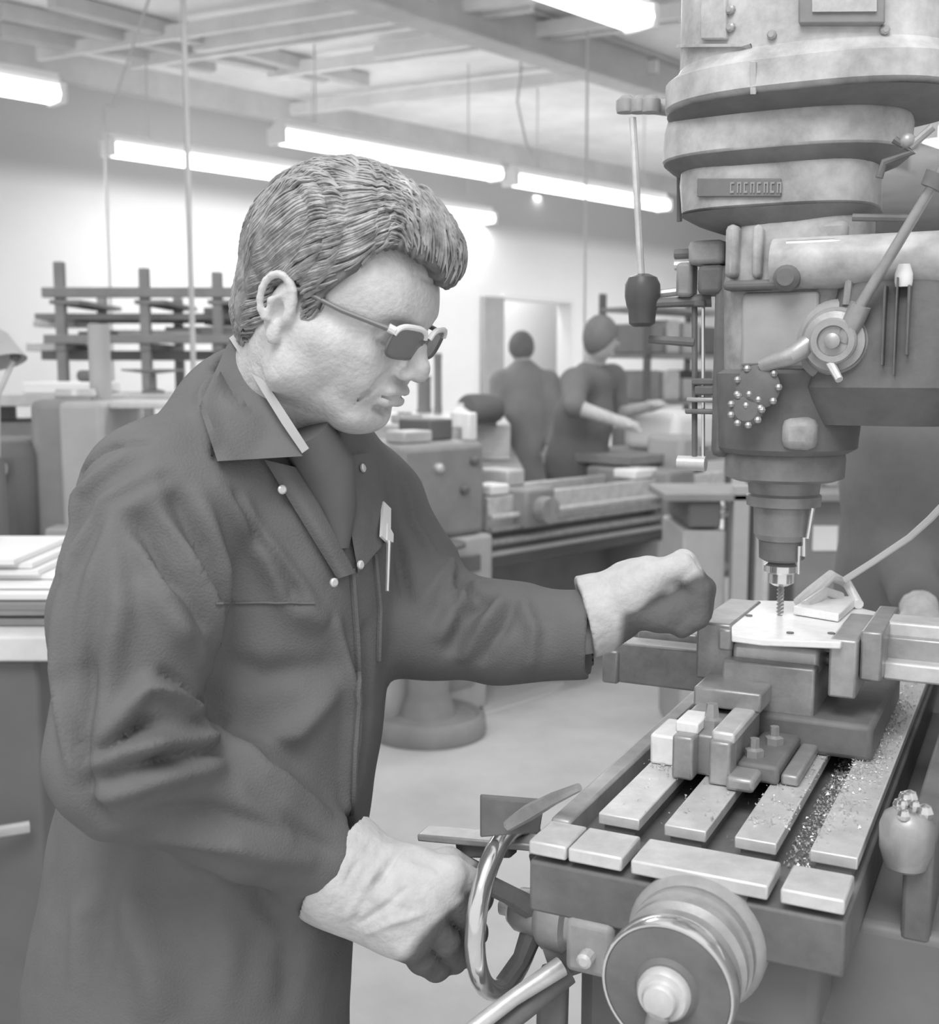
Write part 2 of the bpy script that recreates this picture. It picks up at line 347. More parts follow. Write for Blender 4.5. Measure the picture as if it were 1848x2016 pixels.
for px, py in [(1345, 500), (1345, 522)]:
    c = ona(px, py, SA-.01); MB().tube([c-B*.010, c+B*.012], .006, 10).build('stop_screw', steel if py > 510 else iron, mill)
c = ona(1360, 912, zr); MB().tube([c-B*.016, c+B*.018], .009, 12).build('rod_foot', steel, mill)
# brake rod, clevis and black knob
c = ona(1264, 600, SA-.02)
MB().lathe(c-Z*.026, Z, [(.010, 0), (.0155, .004), (.0165, .018), (.019, .026), (.021, .036), (.021, .05), (.017, .058), (.008, .062)], 22).build('black_knob', black, mill)
MB().tube([ona(1245, 232, SA-.02), ona(1250, 320, SA-.02), ona(1263, 560, SA-.02)], .0042, 8).build('brake_rod', steel, mill)
MB().tube([ona(1285, 597, SA-.02), ona(1330, 595, SA-.01), ona(1400, 590, SA)], [.006, .006, .009], 10).build('knob_arm', iron, mill)
MB().tube([ona(1285, 580, SA-.01), ona(1352, 572, SA)], .005, 8).build('knob_arm', steel_mid, mill)
MB().tube([ona(1278, 668, SA-.0), ona(1368, 674, SA)], [.005, .006], 10).build('lower_arm', iron, mill)
c = ona(1262, 200, SA-.02)
MB().tube([ona(1218, 205, SA-.02), ona(1318, 212, SA-.0)], [.007, .010], 12).build('brake_lever', paint_mid, mill)
for px in (1232, 1258, 1280): MB().lathe(ona(px, 222, SA-.02), Z, [(.011, 0), (.012, .004), (.012, .014), (.006, .019)], 12).build('clevis', steel_mid, mill)
MB().tube([ona(1337, 318, SA), ona(1337, 436, SA)], .0032, 8).build('thin_rod', iron, mill)
MB().tube([ona(1760, 275, SA-.12), ona(1795, 300, SA-.12), ona(1740, 320, SA-.12), ona(1730, 350, SA-.12)], .004, 8).build('speed_lever', iron, mill)
MB().ball(ona(1786, 278, SA-.12), .008).build('speed_lever_knob', steel_mid, mill)
MB().tube([ona(1790, 290, SA-.12), ona(1836, 250, SA-.12)], .004, 8).build('speed_lever', steel_mid, mill)
# feed hub with quill lever
hc = ona(1644, 672, SA-.098)
MB().lathe(hc+A*.03, -A, [(.045, 0), (.045, .012), (.041, .016), (.036, .018), (.036, .026), (.033, .032)], 36).build('hub_flange', paint_mid, mill)
hd = hc-A*.003
MB().lathe(hd, -A, [(.031, 0), (.031, .006), (.024, .008), (.024, .014), (.022, .016), (.016, .016), (.015, .012), (.008, .012), (.008, .02), (.004, .022)], 32).build('feed_hub', steel_mid, mill)
l0 = ona(1694, 600, SA-.11); l1 = ona(1846, 348, SA-.14)
MB().tube([hc-A*.006+B*.01, l0], .011, 12).build('lever_socket', steel_mid, mill)
MB().tube([l0, l1, l1+(l1-l0)*.15], [.0058, .005, .005], 12).build('quill_lever', steel_mid, mill)
MB().tube([ona(1835, 372, SA-.14), ona(1850, 345, SA-.14)], [.012, .014], 14).build('lever_collar', iron, mill)
# knurled fine feed knobs with gear teeth
for px, py, rr in [(1492, 762, .024), (1470, 806, .018)]:
    c = ona(px, py, SA-.10); m = MB()
    m.lathe(c+A*.02, -A, [(rr*.8, 0), (rr*.8, .012), (rr, .014), (rr, .022), (rr*.7, .026)], 24)
    fk = m.build('feed_knob', iron, mill)
    for k in range(9):
        t = 2*math.pi*k/9; e = c-A*.004+(B*math.cos(t)+Z*math.sin(t))*rr*.95; MB().ball(e, .0042, 8).build('knob_lobe', steel_mid, fk)
MB().tube([ona(1500, 720, SA-.10), ona(1560, 700, SA-.11), ona(1590, 680, SA-.10)], [.008, .010, .012], 12).build('feed_trip_lever', steel_mid, mill)
MB().tube([ona(1632, 712, SA-.11), ona(1652, 748, SA-.125)], [.005, .004], 8).build('feed_pin', steel, mill)

# ---- table: strips between the T slots, gutter, rims
tb = thing('mill_table', M(.4, -.13, 1.0), 'long steel mill table with three T slots, dusted with chips', 'machine table')
tb['label'] = 'long steel mill table with three T slots scattered with metal chips'
AL = 1.05
MB().box((-.095, -.272, 1.012), (AL, .004, 1.060), M).box((-.04, -.236, 1.055), (-.022, 0, 1.062), M).build('table_bed', iron, tb, bevel=.003)
for b0, b1 in [(-.233, -.193), (-.169, -.130), (-.104, -.067), (-.038, .002)]:
    MB().box((-.020, b0, 1.074), (AL-.05, b1, 1.085), M).build('table_strip', steel, tb, bevel=.0012)
    MB().box((-.016, b0+.005, 1.055), (AL-.06, b1-.005, 1.0745), M).build('strip_web', iron, tb)
for b0, b1 in [(-.272, -.236), (-.234, -.184), (-.176, -.058), (-.048, .003)]:
    MB().box((-.096, b0, 1.066), (-.042, b1, 1.079), M).build('end_rim', steel, tb, bevel=.002)
MB().box((-.044, -.272, 1.056), (AL, -.252, 1.082), M).build('side_rim', steel_mid, tb, bevel=.003)
# saddle, knee, column, base
kn = mat('oily knee iron', .2, .45, 0, .12, 6, .1, 40)
MB().box((.02, -.25, .90), (.75, .32, 1.010), M).build('saddle', kn, mill, bevel=.01)
MB().box((.10, -.30, .42), (.60, .45, .90), M).build('knee', kn, mill, bevel=.02)
MB().box((.05, .34, .12), (.65, .85, 1.50), M).build('column', paint_mid, mill, bevel=.04)
MB().box((.08, .38, 1.44), (.60, .80, zy(528)), M).build('ram_seat', paint, mill, bevel=.03)
MB().box((-.02, -.40, 0), (.75, .95, .12), M).build('base', paint_mid, mill, bevel=.02)
MB().lathe(M(.35, -.12, .10), Z, [(.05, 0), (.05, .34)], 20).build('knee_screw', steel_mid, mill)
# left-end table bracket and big dial facing the camera
z_s = ona(1312, 1948, -.18).z; bs_ = tom(ona(1312, 1948, -.18))[1]
def S(a): return M(a, bs_, z_s)
MB().lathe(S(-.095), -A, [(.058, -.06), (.060, .0), (.058, .006), (.054, .010)], 40).build('bearing_bracket', paint_mid, tb)
MB().lathe(S(-.105), -A, [(.052, 0), (.054, .004), (.054, .012), (.049, .014), (.049, .020), (.053, .022), (.053, .030), (.047, .034), (.047, .040), (.052, .044), (.052, .056)], 48).build('graduated_collar', steel_mid, tb)
MB().lathe(S(-.160), -A, [(.053, 0), (.0545, .004), (.0545, .018), (.053, .021), (.0512, .021), (.050, .010), (.001, .010)], 56).build('dial_ring', chrome, tb)
MB().lathe(S(-.164), -A, [(.0515, .010), (.0505, .0165), (.044, .0175), (.026, .0165), (.023, .021)], 48).build('dial_disc', iron, tb)
MB().lathe(S(-.186), -A, [(.021, -.006), (.0215, .004), (.019, .008), (.014, .008), (.014, .014), (.012, .017), (.005, .018)], 32).build('dial_hub', steel, tb)
c = S(-.200)-Z*.030; MB().tube([c+Z*.02, c-Z*.04-B*.012], [.009, .008], 12).build('crank_arm', steel_mid, tb)
MB().lathe(c-Z*.042-B*.012, -A, [(.009, 0), (.012, .01), (.013, .04), (.008, .05)], 16).build('crank_handle', steel, tb)
# bits hanging under the table end
sbk = MB().box((-.10, -.235, .965), (-.05, -.19, 1.015), M).build('stop_bracket', paint_mid, tb, bevel=.006)
MB().lathe(M(-.10, -.212, .985), -A, [(.007, 0), (.007, .012), (.004, .014)], 10).build('bracket_bolt', steel, sbk)
MB().box((-.06, -.18, .93), (.02, -.02, 1.012), M).build('table_lug', kn, tb, bevel=.01)
# ---- cross feed handwheel in front of the knee
WC = P(1003, 1785, 1.22); hw = thing('handwheel', WC-B*.0, 'bright rimmed spoked handwheel gripped by the right work glove', 'handwheel')
def ringpts(c, n_, r, k=40, ph=0):
    x = n_.cross(Z).normalized(); y = n_.cross(x); return [c+(x*math.cos(t)+y*math.sin(t))*r for t in [ph+2*math.pi*i/k for i in range(k)]]
MB().tube(ringpts(WC, B, .083), .0105, 14, closed=True).build('rim', chrome, hw)
for k in range(3):
    t = math.radians(80+120*k); x = B.cross(Z).normalized(); y = B.cross(x); d = x*math.cos(t)+y*math.sin(t)
    MB().tube([WC+B*.03+d*.012, WC+B*.018+d*.05, WC+d*.080], [.013, .010, .010], 10).build('spoke', iron, hw)
MB().lathe(WC+B*.005, B, [(.018, 0), (.022, .006), (.024, .03), (.03, .034), (.034, .04), (.034, .062), (.028, .066), (.024, .10), (.024, .22)], 28).build('hub', steel_mid, hw)
MB().lathe(WC-B*.012, B, [(.004, 0), (.010, .003), (.010, .012), (.016, .014), (.016, .02)], 16).build('hub_nut', steel, hw)
gp = WC+Vector((0, 0, .05))-A*.02
MB().lathe(WC+B*.112, B, [(.04, 0), (.045, .004), (.045, .05), (.04, .055)], 28).build('dial_collar', mat('worn dial', .6, .4, .3, .3, 40), mill)
# knee crank and levers below
MB().tube([P(1105, 1902, 1.16), P(1010, 1965, 1.14), P(925, 2030, 1.12)], [.010, .008, .008], 12).build('knee_crank', steel, mill)
MB().tube([P(1120, 1918, 1.17), P(1030, 1990, 1.15), P(965, 2040, 1.14)], .010, 12).build('crank_shaft', iron, mill)
MB().bar(P(1090, 1905, 1.19), P(1085, 2080, 1.19), .03, .03).build('crank_arm', iron, mill, bevel=.006)
MB().tube([P(1075, 1880, 1.2), P(1130, 1860, 1.2), P(1190, 1840, 1.25)], .028, 16).build('crank_bearing', iron, mill)
fb = MB(); fb.bar(P(832, 1640, 1.27), P(1060, 1660, 1.22), .03, .008).build('lever_bar', steel_mid, mill, bevel=.002)
MB().bar(P(905, 1668, 1.26), P(1010, 1668, 1.23), .02, .018).build('lever_catch', iron, mill, bevel=.003)
pc = onb(1002, 1610, -.30); MB().box((tom(onb(945, 1650, -.30))[0]-.10, -.305, tom(onb(945, 1648, -.30))[2]), (tom(onb(1060, 1650, -.30))[0]+.0, -.295, tom(onb(945, 1570, -.30))[2]), M)
p0, p1 = P(945, 1570, 1.18), P(1072, 1580, 1.14); q1, q0 = P(1062, 1640, 1.14), P(945, 1650, 1.18)
MB().poly([p0, p1, q1, q0], (0, .012, 0)).build('guard_plate', iron, mill, bevel=.002)
MB().tube([P(1000, 1625, 1.15), P(1040, 1600, 1.13), P(1090, 1572, 1.10), P(1140, 1550, 1.08)], [.006, .008, .006, .004], 8).build('hose_end', steel_mid, mill)
# ---- vise, clamps and the bright workpiece
vs = thing('machine_vise', M(.35, -.14, 1.085), 'steel machine vise clamped on the mill table under the bright workpiece plate', 'vise')
vm = mat('vise steel', .36, .35, .35, .22, 25, .1, 80)
face_box(1184, 1402, 1285, 1340, -.05, -.01, 'bed_bar', vm, parent=vs)
face_box(1184, 1216, 1283, 1344, -.056, .0, 'bar_end', steel_mid, parent=vs)
face_box(1253, 1372, 1250, 1286, -.0, .03, 'upper_bar', vm, parent=vs)
face_box(1368, 1440, 1230, 1335, -.085, .07, 'jaw', vm, parent=vs)
face_box(1412, 1440, 1240, 1280, -.092, -.08, 'jaw_plate', steel_mid, parent=vs)
face_box(1690, 1738, 1246, 1340, -.085, .07, 'jaw', vm, parent=vs)
face_box(1628, 1688, 1262, 1372, -.10, .05, 'jaw_plate', steel_mid, parent=vs)
face_box(1418, 1604, 1318, 1400, -.10, .06, 'slide_block', vm, parent=vs)
face_box(1440, 1612, 1282, 1316, -.08, .06, 'slide_top', steel, parent=vs, bevel=.005)
face_box(1735, 1930, 1322, 1338, -.05, .0, 'bed_bar', steel, parent=vs)
face_box(1735, 1930, 1240, 1256, -.02, .03, 'upper_bar', steel, parent=vs)
face_box(1735, 1930, 1270, 1300, -.03, .02, 'bed_bar', vm, parent=vs)
MB().tube([ona(1600, 1296, SA-.02), ona(1940, 1312, SA-.02)], .008, 12).build('screw', steel_mid, vs)
MB().box((.24, -.20, 1.085), (.50, -.02, 1.125), M).build('vise_base', iron, vs, bevel=.006)
# the fixture block in front
fx = thing('clamp_block', M(.12, -.17, 1.085), 'slotted steel clamp block bolted to the table in front of the vise', 'clamp block')
za = 1.135
MB().box((.100, -.198, 1.0855), (.125, -.176, za-.004), M).box((.100, -.160, 1.0855), (.125, -.138, za-.004), M).box((.122, -.198, 1.0855), (.235, -.138, za-.006), M).build('block', vm, fx, bevel=.003)
MB().box((.118, -.200, za-.006), (.165, -.176, za+.006), M).build('top_plate', plate_m, fx, bevel=.002)
MB().box((.108, -.160, za-.008), (.30, -.136, za+.004), M).build('rail', steel, fx, bevel=.003)
MB().box((.17, -.200, za-.006), (.30, -.180, za+.004), M).build('rail', steel_mid, fx, bevel=.003)
MB().box((.200, -.204, za), (.31, -.130, za+.022), M).build('bridge', vm, fx, bevel=.003)
MB().lathe(M(.150, -.170, za-.01), Z, [(.012, 0), (.012, .014), (.008, .016), (.006, .03)], 6).build('nut', steel_mid, fx)
MB().box((.125, -.137, 1.0855), (.30, -.095, 1.105), M).build('foot', iron, fx, bevel=.004)
MB().box((.09, -.140, 1.0855), (.17, -.112, 1.100), M).build('foot', vm, fx, bevel=.004)
MB().box((.13, -.094, 1.0855), (.33, -.076, 1.097), M).build('strap', vm, fx, bevel=.003)
for a_, b_ in [(.2, -.115), (.26, -.11), (.15, -.125)]: MB().lathe(M(a_, b_, 1.10), Z, [(.010, 0), (.010, .012), (.005, .014), (.005, .024)], 6).build('bolt', steel_mid, fx)
sw = MB().box((.135, -.232, 1.0855), (.20, -.203, 1.118), M).build('angle_plate', plate_m, bevel=.003)
tag(sw, 'small bright angle plate lying left of the slotted clamp block', 'plate')
# workpiece
zt = 1.2127
wp = thing('workpiece_plate', M(.35, -.13, zt), 'bright white machined plate held in the vise under the drill', 'workpiece')
pts = [onz(px, py, zt) for px, py in [(1378, 1226), (1440, 1181), (1560, 1183), (1688, 1186), (1700, 1198), (1752, 1211), (1728, 1248), (1670, 1248), (1655, 1264), (1500, 1258), (1440, 1250), (1440, 1228)]]
mb = MB().poly([p-Z*.008 for p in pts], (0, 0, .008)); mb.build('plate', plate_m, wp, bevel=.0015)
MB().poly([onz(px, py, zt+.001) for px, py in [(1560, 1210), (1600, 1186), (1690, 1190), (1650, 1225)]], (0, 0, .010)).build('raised_pad', plate_m, wp, bevel=.002)
for px, py in [(1474, 1212), (1555, 1246), (1636, 1247), (1620, 1180)]: MB().lathe(onz(px, py, zt+.0004), Z, [(.0042, 0), (.0042, .0008)], 12).build('drilled_hole', iron, wp)
k0 = [onz(1572, 1188, zt+.006), onz(1600, 1165, zt+.018), P(1635, 1133, 1.46), onz(1668, 1150, zt+.02), onz(1690, 1190, zt+.006)]
MB().tube(k0, [.008, .009, .007, .006, .006], 10).build('loop_clamp', plate_m, wp)
MB().tube([onz(1585, 1192, zt+.01), onz(1625, 1165, zt+.02), onz(1655, 1175, zt+.012)], .006, 8).build('loop_clamp', steel, wp)
nz = tag(MB().tube([P(1662, 1142, 1.44), P(1720, 1105, 1.42), P(1790, 1058, 1.38), P(1830, 1022, 1.34), P(1870, 980, 1.30)], .0042, 10).build('coolant_tube', mat('pale tube', .8, .4)), 'thin pale coolant tube curving down to the workpiece from the right edge', 'tube')
# a thin spring of wires near the drill
for q0, q1, r_ in [((1583, 1058), (1583, 1095), .003), ((1573, 1075), (1572, 1130), .0022), ((1600, 1000), (1590, 1060), .003)]:
    MB().tube([ona(*q0, SA-.02), ona(*q1, SA-.02)], r_, 8).build('coolant_nozzle', chrome, mill)
# chips on the table: real little curls, far too many to count
vsx, fsx = [], []
def chip(p, s_):
    k = len(vsx); q = [Vector(rng.normal(0, 1, 3)).normalized()*s_*random.uniform(.6, 1.5) for _ in range(4)]
    zmin = min(v.z for v in q)
    for v in q: vsx.append(tuple(p+v-Z*zmin))
    fsx.extend([(k, k+1, k+2), (k, k+2, k+3), (k, k+3, k+1), (k+1, k+3, k+2)])
for _ in range(5200):
    r_ = random.random()
    if r_ < .45: a_, b_ = random.gauss(.36, .12), random.gauss(-.03, .016)
    elif r_ < .75: a_, b_ = random.uniform(-.01, .5), random.gauss(-.051, .008)
    elif r_ < .83: a_, b_ = random.uniform(.02, .35), random.uniform(-.11, -.02)
    elif r_ < .90: a_, b_ = random.uniform(.12, .24), random.uniform(-.235, -.19)
    else: a_, b_ = random.uniform(0, .5), random.uniform(-.22, 0)
    if a_ < -.015 or b_ > 0 or a_ > .9: continue
    insl = any(x0 < b_ < x1 for x0, x1 in [(-.190, -.172), (-.127, -.107), (-.064, -.040)])
    chip(M(a_, b_, 1.062 if insl else 1.0855), random.uniform(.0007, .0022))
ch = mesh_obj('metal_chips', vsx, fsx, chips_m, smooth=False); tag(ch, 'loose bright metal chips scattered over the mill table', 'chips', kind='stuff')
oc = thing('oil_cup', P(1778, 1700, 1.0), 'bright rounded metal cup hanging at the right edge beside the mill table', 'cup')
c = P(1782, 1712, 1.03)
MB().lathe(c, Z, [(.012, 0), (.018, .004), (.023, .02), (.0235, .04), (.020, .05), (.012, .056)], 24).build('cup', steel_mid, oc)
for k in range(9): MB().ball(c+Vector((random.uniform(-.018, .018), random.uniform(-.015, .01), .055+random.uniform(0, .012))), random.uniform(.004, .008), 8).build('wire_coil', chrome, oc)
MB().box((.02, .035, 1.0), (.9, .06, 1.09), M).build('side_guard', iron, mill, bevel=.004)
# ================= SIGNED-DISTANCE MODELLER (smooth organic shapes) =================
class Field:
    def __init__(s, lo, hi, h):
        s.h = h; s.lo = np.array(lo, float); n = np.ceil((np.array(hi)-s.lo)/h).astype(int)+1
        s.ax = [s.lo[i]+h*np.arange(n[i]) for i in range(3)]; s.d = np.full(n, .2, np.float32)
    def block(s, lo, hi, m):
        sl = []
        for i in range(3):
            a_ = max(0, int((lo[i]-m-s.lo[i])/s.h)); b_ = min(len(s.ax[i]), int((hi[i]+m-s.lo[i])/s.h)+2)
            if b_ <= a_: return None, None
            sl.append(slice(a_, b_))
        g = np.meshgrid(*[s.ax[i][sl[i]] for i in range(3)], indexing='ij', sparse=True)
        return tuple(sl), [q.astype(np.float32) for q in g]
    def comb(s, sl, e, k, sub=False):
        d = s.d[sl]
        if sub:
            e = -e
            if k > 0: hh = np.maximum(k-np.abs(d-e), 0)/k; s.d[sl] = np.maximum(d, e)+hh*hh*k*.25
            else: s.d[sl] = np.maximum(d, e)
        else:
            if k > 0: hh = np.maximum(k-np.abs(d-e), 0)/k; s.d[sl] = np.minimum(d, e)-hh*hh*k*.25
            else: s.d[sl] = np.minimum(d, e)
    def cap(s, p0, p1, r0, r1=None, k=.02, sub=False):
        r1 = r0 if r1 is None else r1; p0, p1 = np.array(p0, float), np.array(p1, float); r = max(r0, r1)
        sl, g = s.block(np.minimum(p0, p1)-r, np.maximum(p0, p1)+r, k+.012)
        if sl is None: return s
        v = p1-p0; L = max(v.dot(v), 1e-9)
        q = [g[i]-p0[i] for i in range(3)]; t = np.clip((q[0]*v[0]+q[1]*v[1]+q[2]*v[2])/L, 0, 1)
        e = np.sqrt((q[0]-t*v[0])**2+(q[1]-t*v[1])**2+(q[2]-t*v[2])**2)-(r0+(r1-r0)*t)
        s.comb(sl, e.astype(np.float32), k, sub); return s
    def chain(s, pts, rs, k=.02, sub=False):
        for i in range(len(pts)-1): s.cap(pts[i], pts[i+1], rs[i], rs[i+1], k if i == 0 else max(k, .004), sub)
        return s
    def ell(s, c, r, R=None, k=.02, sub=False):     # R: 3x3 rows = local axes
        c = np.array(c, float); r = np.array(r, float); m = max(r)
        sl, g = s.block(c-m, c+m, k+.012)
        if sl is None: return s
        q = [g[i]-c[i] for i in range(3)]
        if R is not None: R = np.array(R); q = [q[0]*R[i][0]+q[1]*R[i][1]+q[2]*R[i][2] for i in range(3)]
        k0 = np.sqrt((q[0]/r[0])**2+(q[1]/r[1])**2+(q[2]/r[2])**2)
        k1 = np.sqrt((q[0]/r[0]**2)**2+(q[1]/r[1]**2)**2+(q[2]/r[2]**2)**2)+1e-6
        s.comb(sl, (k0*(k0-1)/k1).astype(np.float32), k, sub); return s
    def plane(s, p, n_, k=.0):                       # keep the side the normal points away from
        g = np.meshgrid(*s.ax, indexing='ij', sparse=True); n_ = np.array(n_, float); n_ /= np.linalg.norm(n_)
        e = ((g[0]-p[0])*n_[0]+(g[1]-p[1])*n_[1]+(g[2]-p[2])*n_[2]).astype(np.float32)
        s.comb(tuple(slice(None) for _ in range(3)), -e, k, True); return s
    def mesh(s):
        d = s.d; ins = d < 0; nx, ny, nz = d.shape
        c = np.zeros((nx-1, ny-1, nz-1), np.uint8)
        for i in (0, 1):
            for j in (0, 1):
                for k in (0, 1): c += ins[i:nx-1+i, j:ny-1+j, k:nz-1+k]
        act = (c > 0) & (c < 8); idx = np.argwhere(act); vid = np.full(act.shape, -1, np.int32); vid[act] = np.arange(len(idx))
        acc = np.zeros((len(idx), 3)); cnt = np.zeros(len(idx)); I = idx.T
        for ax in range(3):
            o1, o2 = [a_ for a_ in range(3) if a_ != ax]
            for u_ in (0, 1):
                for v_ in (0, 1):
                    st = np.array(I); st[o1] += u_; st[o2] += v_; en = st.copy(); en[ax] += 1
                    da, db = d[tuple(st)], d[tuple(en)]; m = (da < 0) != (db < 0)
                    t = da/np.where(m, da-db, 1); p = st.T.astype(float); p[:, ax] += np.where(m, t, 0)
                    acc[m] += p[m]; cnt[m] += 1
        V_ = acc/cnt[:, None]*s.h+s.lo; F_ = []
        for ax in range(3):
            o1, o2 = [a_ for a_ in range(3) if a_ != ax]
            sl0 = [slice(None)]*3; sl1 = [slice(None)]*3; sl0[ax] = slice(0, -1); sl1[ax] = slice(1, None)
            for o_ in (o1, o2): sl0[o_] = slice(1, -1); sl1[o_] = slice(1, -1)
            a_, b_ = ins[tuple(sl0)], ins[tuple(sl1)]; e = np.argwhere(a_ != b_)
            if not len(e): continue
            flip = a_[tuple(e.T)]; base = e.copy(); base[:, o1] += 1; base[:, o2] += 1; qs = []
            for du, dv in ((-1, -1), (0, -1), (0, 0), (-1, 0)):
                q = base.copy(); q[:, o1] += du; q[:, o2] += dv; qs.append(vid[tuple(q.T)])
            Q = np.stack(qs, 1)
            if ax == 1: flip = ~flip
            Q[~flip] = Q[~flip][:, ::-1]; F_.append(Q)
        return V_, np.concatenate(F_)
def vnormals(v, f):
    n_ = np.zeros_like(v); a_ = np.cross(v[f[:, 2]]-v[f[:, 0]], v[f[:, 3]]-v[f[:, 1]])
    for i in range(4): np.add.at(n_, f[:, i], a_)
    return n_/np.maximum(np.linalg.norm(n_, axis=1, keepdims=True), 1e-12)
def relax(v, f, it=2, lam=.5):
    e = np.concatenate([f[:, [0, 1]], f[:, [1, 2]], f[:, [2, 3]], f[:, [3, 0]]]); e = np.concatenate([e, e[:, ::-1]]); n_ = len(v)
    c = np.bincount(e[:, 0], minlength=n_)
    for _ in range(it):
        s = np.stack([np.bincount(e[:, 0], weights=v[e[:, 1], i], minlength=n_) for i in range(3)], 1)
        v = v+(s/np.maximum(c, 1)[:, None]-v)*lam
    return v
def bvh(v, f): return BVHTree.FromPolygons([Vector(p) for p in v], [tuple(int(i) for i in q) for q in f])
def segdist(v, pts):
    best = np.full(len(v), 9.); tt = np.zeros(len(v)); pts = np.array(pts, float); n_ = len(pts)-1
    for i in range(n_):
        a_, b_ = pts[i], pts[i+1]; w_ = b_-a_; t = np.clip(((v-a_)@w_)/max(w_@w_, 1e-9), 0, 1)
        d = np.linalg.norm(v-a_-t[:, None]*w_, axis=1); m = d < best; best[m] = d[m]; tt[m] = (i+t[m])/n_
    return best, tt
def ridge(v, nrm, pts, width, height):   # a cloth fold or crease: raise (or sink) the skin along a 3D line
    lo = np.min(pts, 0)-3*width; hi = np.max(pts, 0)+3*width; m = np.all((v > lo) & (v < hi), axis=1)
    if not m.any(): return
    d, t = segdist(v[m], pts); taper = np.sin(np.pi*np.clip(t*.9+.05, 0, 1))**.6
    v[m] += nrm[m]*(height*np.exp(-(d/width)**2)*taper)[:, None]
def hit(tree, px, py, off=0.):
    r = ray(px, py).normalized(); loc, n_, _, _ = tree.ray_cast(CAM, r)
    if loc is None:
        loc, n_, _, _ = tree.find_nearest(P(px, py, 1.2))
    if n_.dot(r) > 0: n_ = -n_
    return loc+n_*off, n_
def drape_patch(tree, quad, nu=14, nv=8, off=.004, th=.004, lift=None, name='patch', m=None, parent=None):
    # a cloth patch with thickness whose outline (4 pixel corners) lies on the coat under it
    a_, b_, c_, d_ = [np.array(q, float) for q in quad]; top = []; bot = []
    for i in range(nu+1):
        for j in range(nv+1):
            u_, v_ = i/nu, j/nv; p = (a_*(1-u_)+b_*u_)*(1-v_)+(d_*(1-u_)+c_*u_)*v_
            l = off+(lift(u_, v_) if lift else 0); r_ = ray(p[0], p[1]); loc, _, _, _ = tree.ray_cast(CAM, r_.normalized()); own = p[2]
            dh = (loc-CAM).length/r_.length if loc is not None else 9
            dd = own if dh > own+.10 else (min(own, dh) if dh > own-.05 else dh)
            bot.append(P(p[0], p[1], dd-l+.004)); top.append(P(p[0], p[1], dd-l-th))
    N = (nu+1)*(nv+1); fs = []
    ix = lambda i, j: i*(nv+1)+j
    for i in range(nu):
        for j in range(nv):
            q = (ix(i, j), ix(i+1, j), ix(i+1, j+1), ix(i, j+1)); fs.append(q); fs.append(tuple(k+N for k in q[::-1]))
    bd = [(i, 0) for i in range(nu)]+[(nu, j) for j in range(nv)]+[(i, nv) for i in range(nu, 0, -1)]+[(0, j) for j in range(nv, 0, -1)]
    for k in range(len(bd)):
        p, q = ix(*bd[k]), ix(*bd[(k+1) % len(bd)]); fs.append((p, q, q+N, p+N))
    # light smoothing of the sampled heights
    mbx = MB(); mbx.add(top+bot, fs); return mbx.build(name, m, parent, angle=50)

# ================= THE MACHINIST =================
skin_m = mat('skin', .58, .45, 0, .13, 45, .3, 190, spec=.35)
hair_m = mat('grey wavy hair', .17, .45, 0, .25, 60)
coat_m = mat('dark twill work coat', .165, .85, 0, .08, 14, .25, 420, spec=.1)
shirt_m = mat('pale shirt', .5, .8, 0, .05, 20)
dark_m = mat('dark scarf', .15, .9, 0, .05, 20, spec=.1)
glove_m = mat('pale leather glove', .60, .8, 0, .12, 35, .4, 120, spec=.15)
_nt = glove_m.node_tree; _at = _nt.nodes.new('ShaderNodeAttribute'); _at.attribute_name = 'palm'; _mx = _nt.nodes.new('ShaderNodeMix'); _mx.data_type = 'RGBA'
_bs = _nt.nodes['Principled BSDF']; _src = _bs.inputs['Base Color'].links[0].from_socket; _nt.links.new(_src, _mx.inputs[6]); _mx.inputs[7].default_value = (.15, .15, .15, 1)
_nt.links.new(_at.outputs['Fac'], _mx.inputs[0]); _nt.links.new(_mx.outputs[2], _bs.inputs['Base Color'])  # palm darkening: shade painted into the colour, along with some stain
glove_d = mat('shaded stained glove palm', .17, .85, 0, .12, 35, .4, 120, spec=.12)
# --- head, in its own frame: x forward, y to his left, z up, origin between the ears
YAW = math.radians(-24); PITCH = math.radians(23); HS = .93; ROLL = math.radians(0)
Rh = Matrix.Rotation(YAW, 3, 'Z') @ Matrix.Rotation(PITCH, 3, 'Y') @ Matrix.Rotation(ROLL, 3, 'X')
HEAD_EAR = P(560, 612, 1.085)          # where the near ear sits
HC0 = HEAD_EAR-Rh @ Vector((-.008, -.078, 0))*HS
def H(p): return HC0+Rh @ (squash(Vector(p))*HS)
def squash(p):
    w_ = max(0, min(1, p.x/.05)); return Vector((p.x, p.y, .016+(p.z-.016)*(1-.20*w_))) if p.z < .016 else p
def Hv(v):
    v = np.array(v); w_ = np.clip(v[:, 0]/.05, 0, 1); lowm = v[:, 2] < .016
    v[lowm, 2] = (.016+(v[:, 2]-.016)*(1-.20*w_))[lowm]
    return (v*HS) @ np.array(Rh).T+np.array(HC0)
hf = Field((-.13, -.105, -.24), (.15, .105, .155), .0021)
hf.ell((.002, 0, .048), (.098, .077, .088), k=0)
hf.ell((.045, 0, .03), (.058, .064, .070), k=.02)                # forehead
hf.ell((.048, 0, -.035), (.050, .052, .060), k=.025)              # mid face
hf.cap((.075, -.03, .038), (.075, .03, .038), .017, k=.02)        # brow ridge
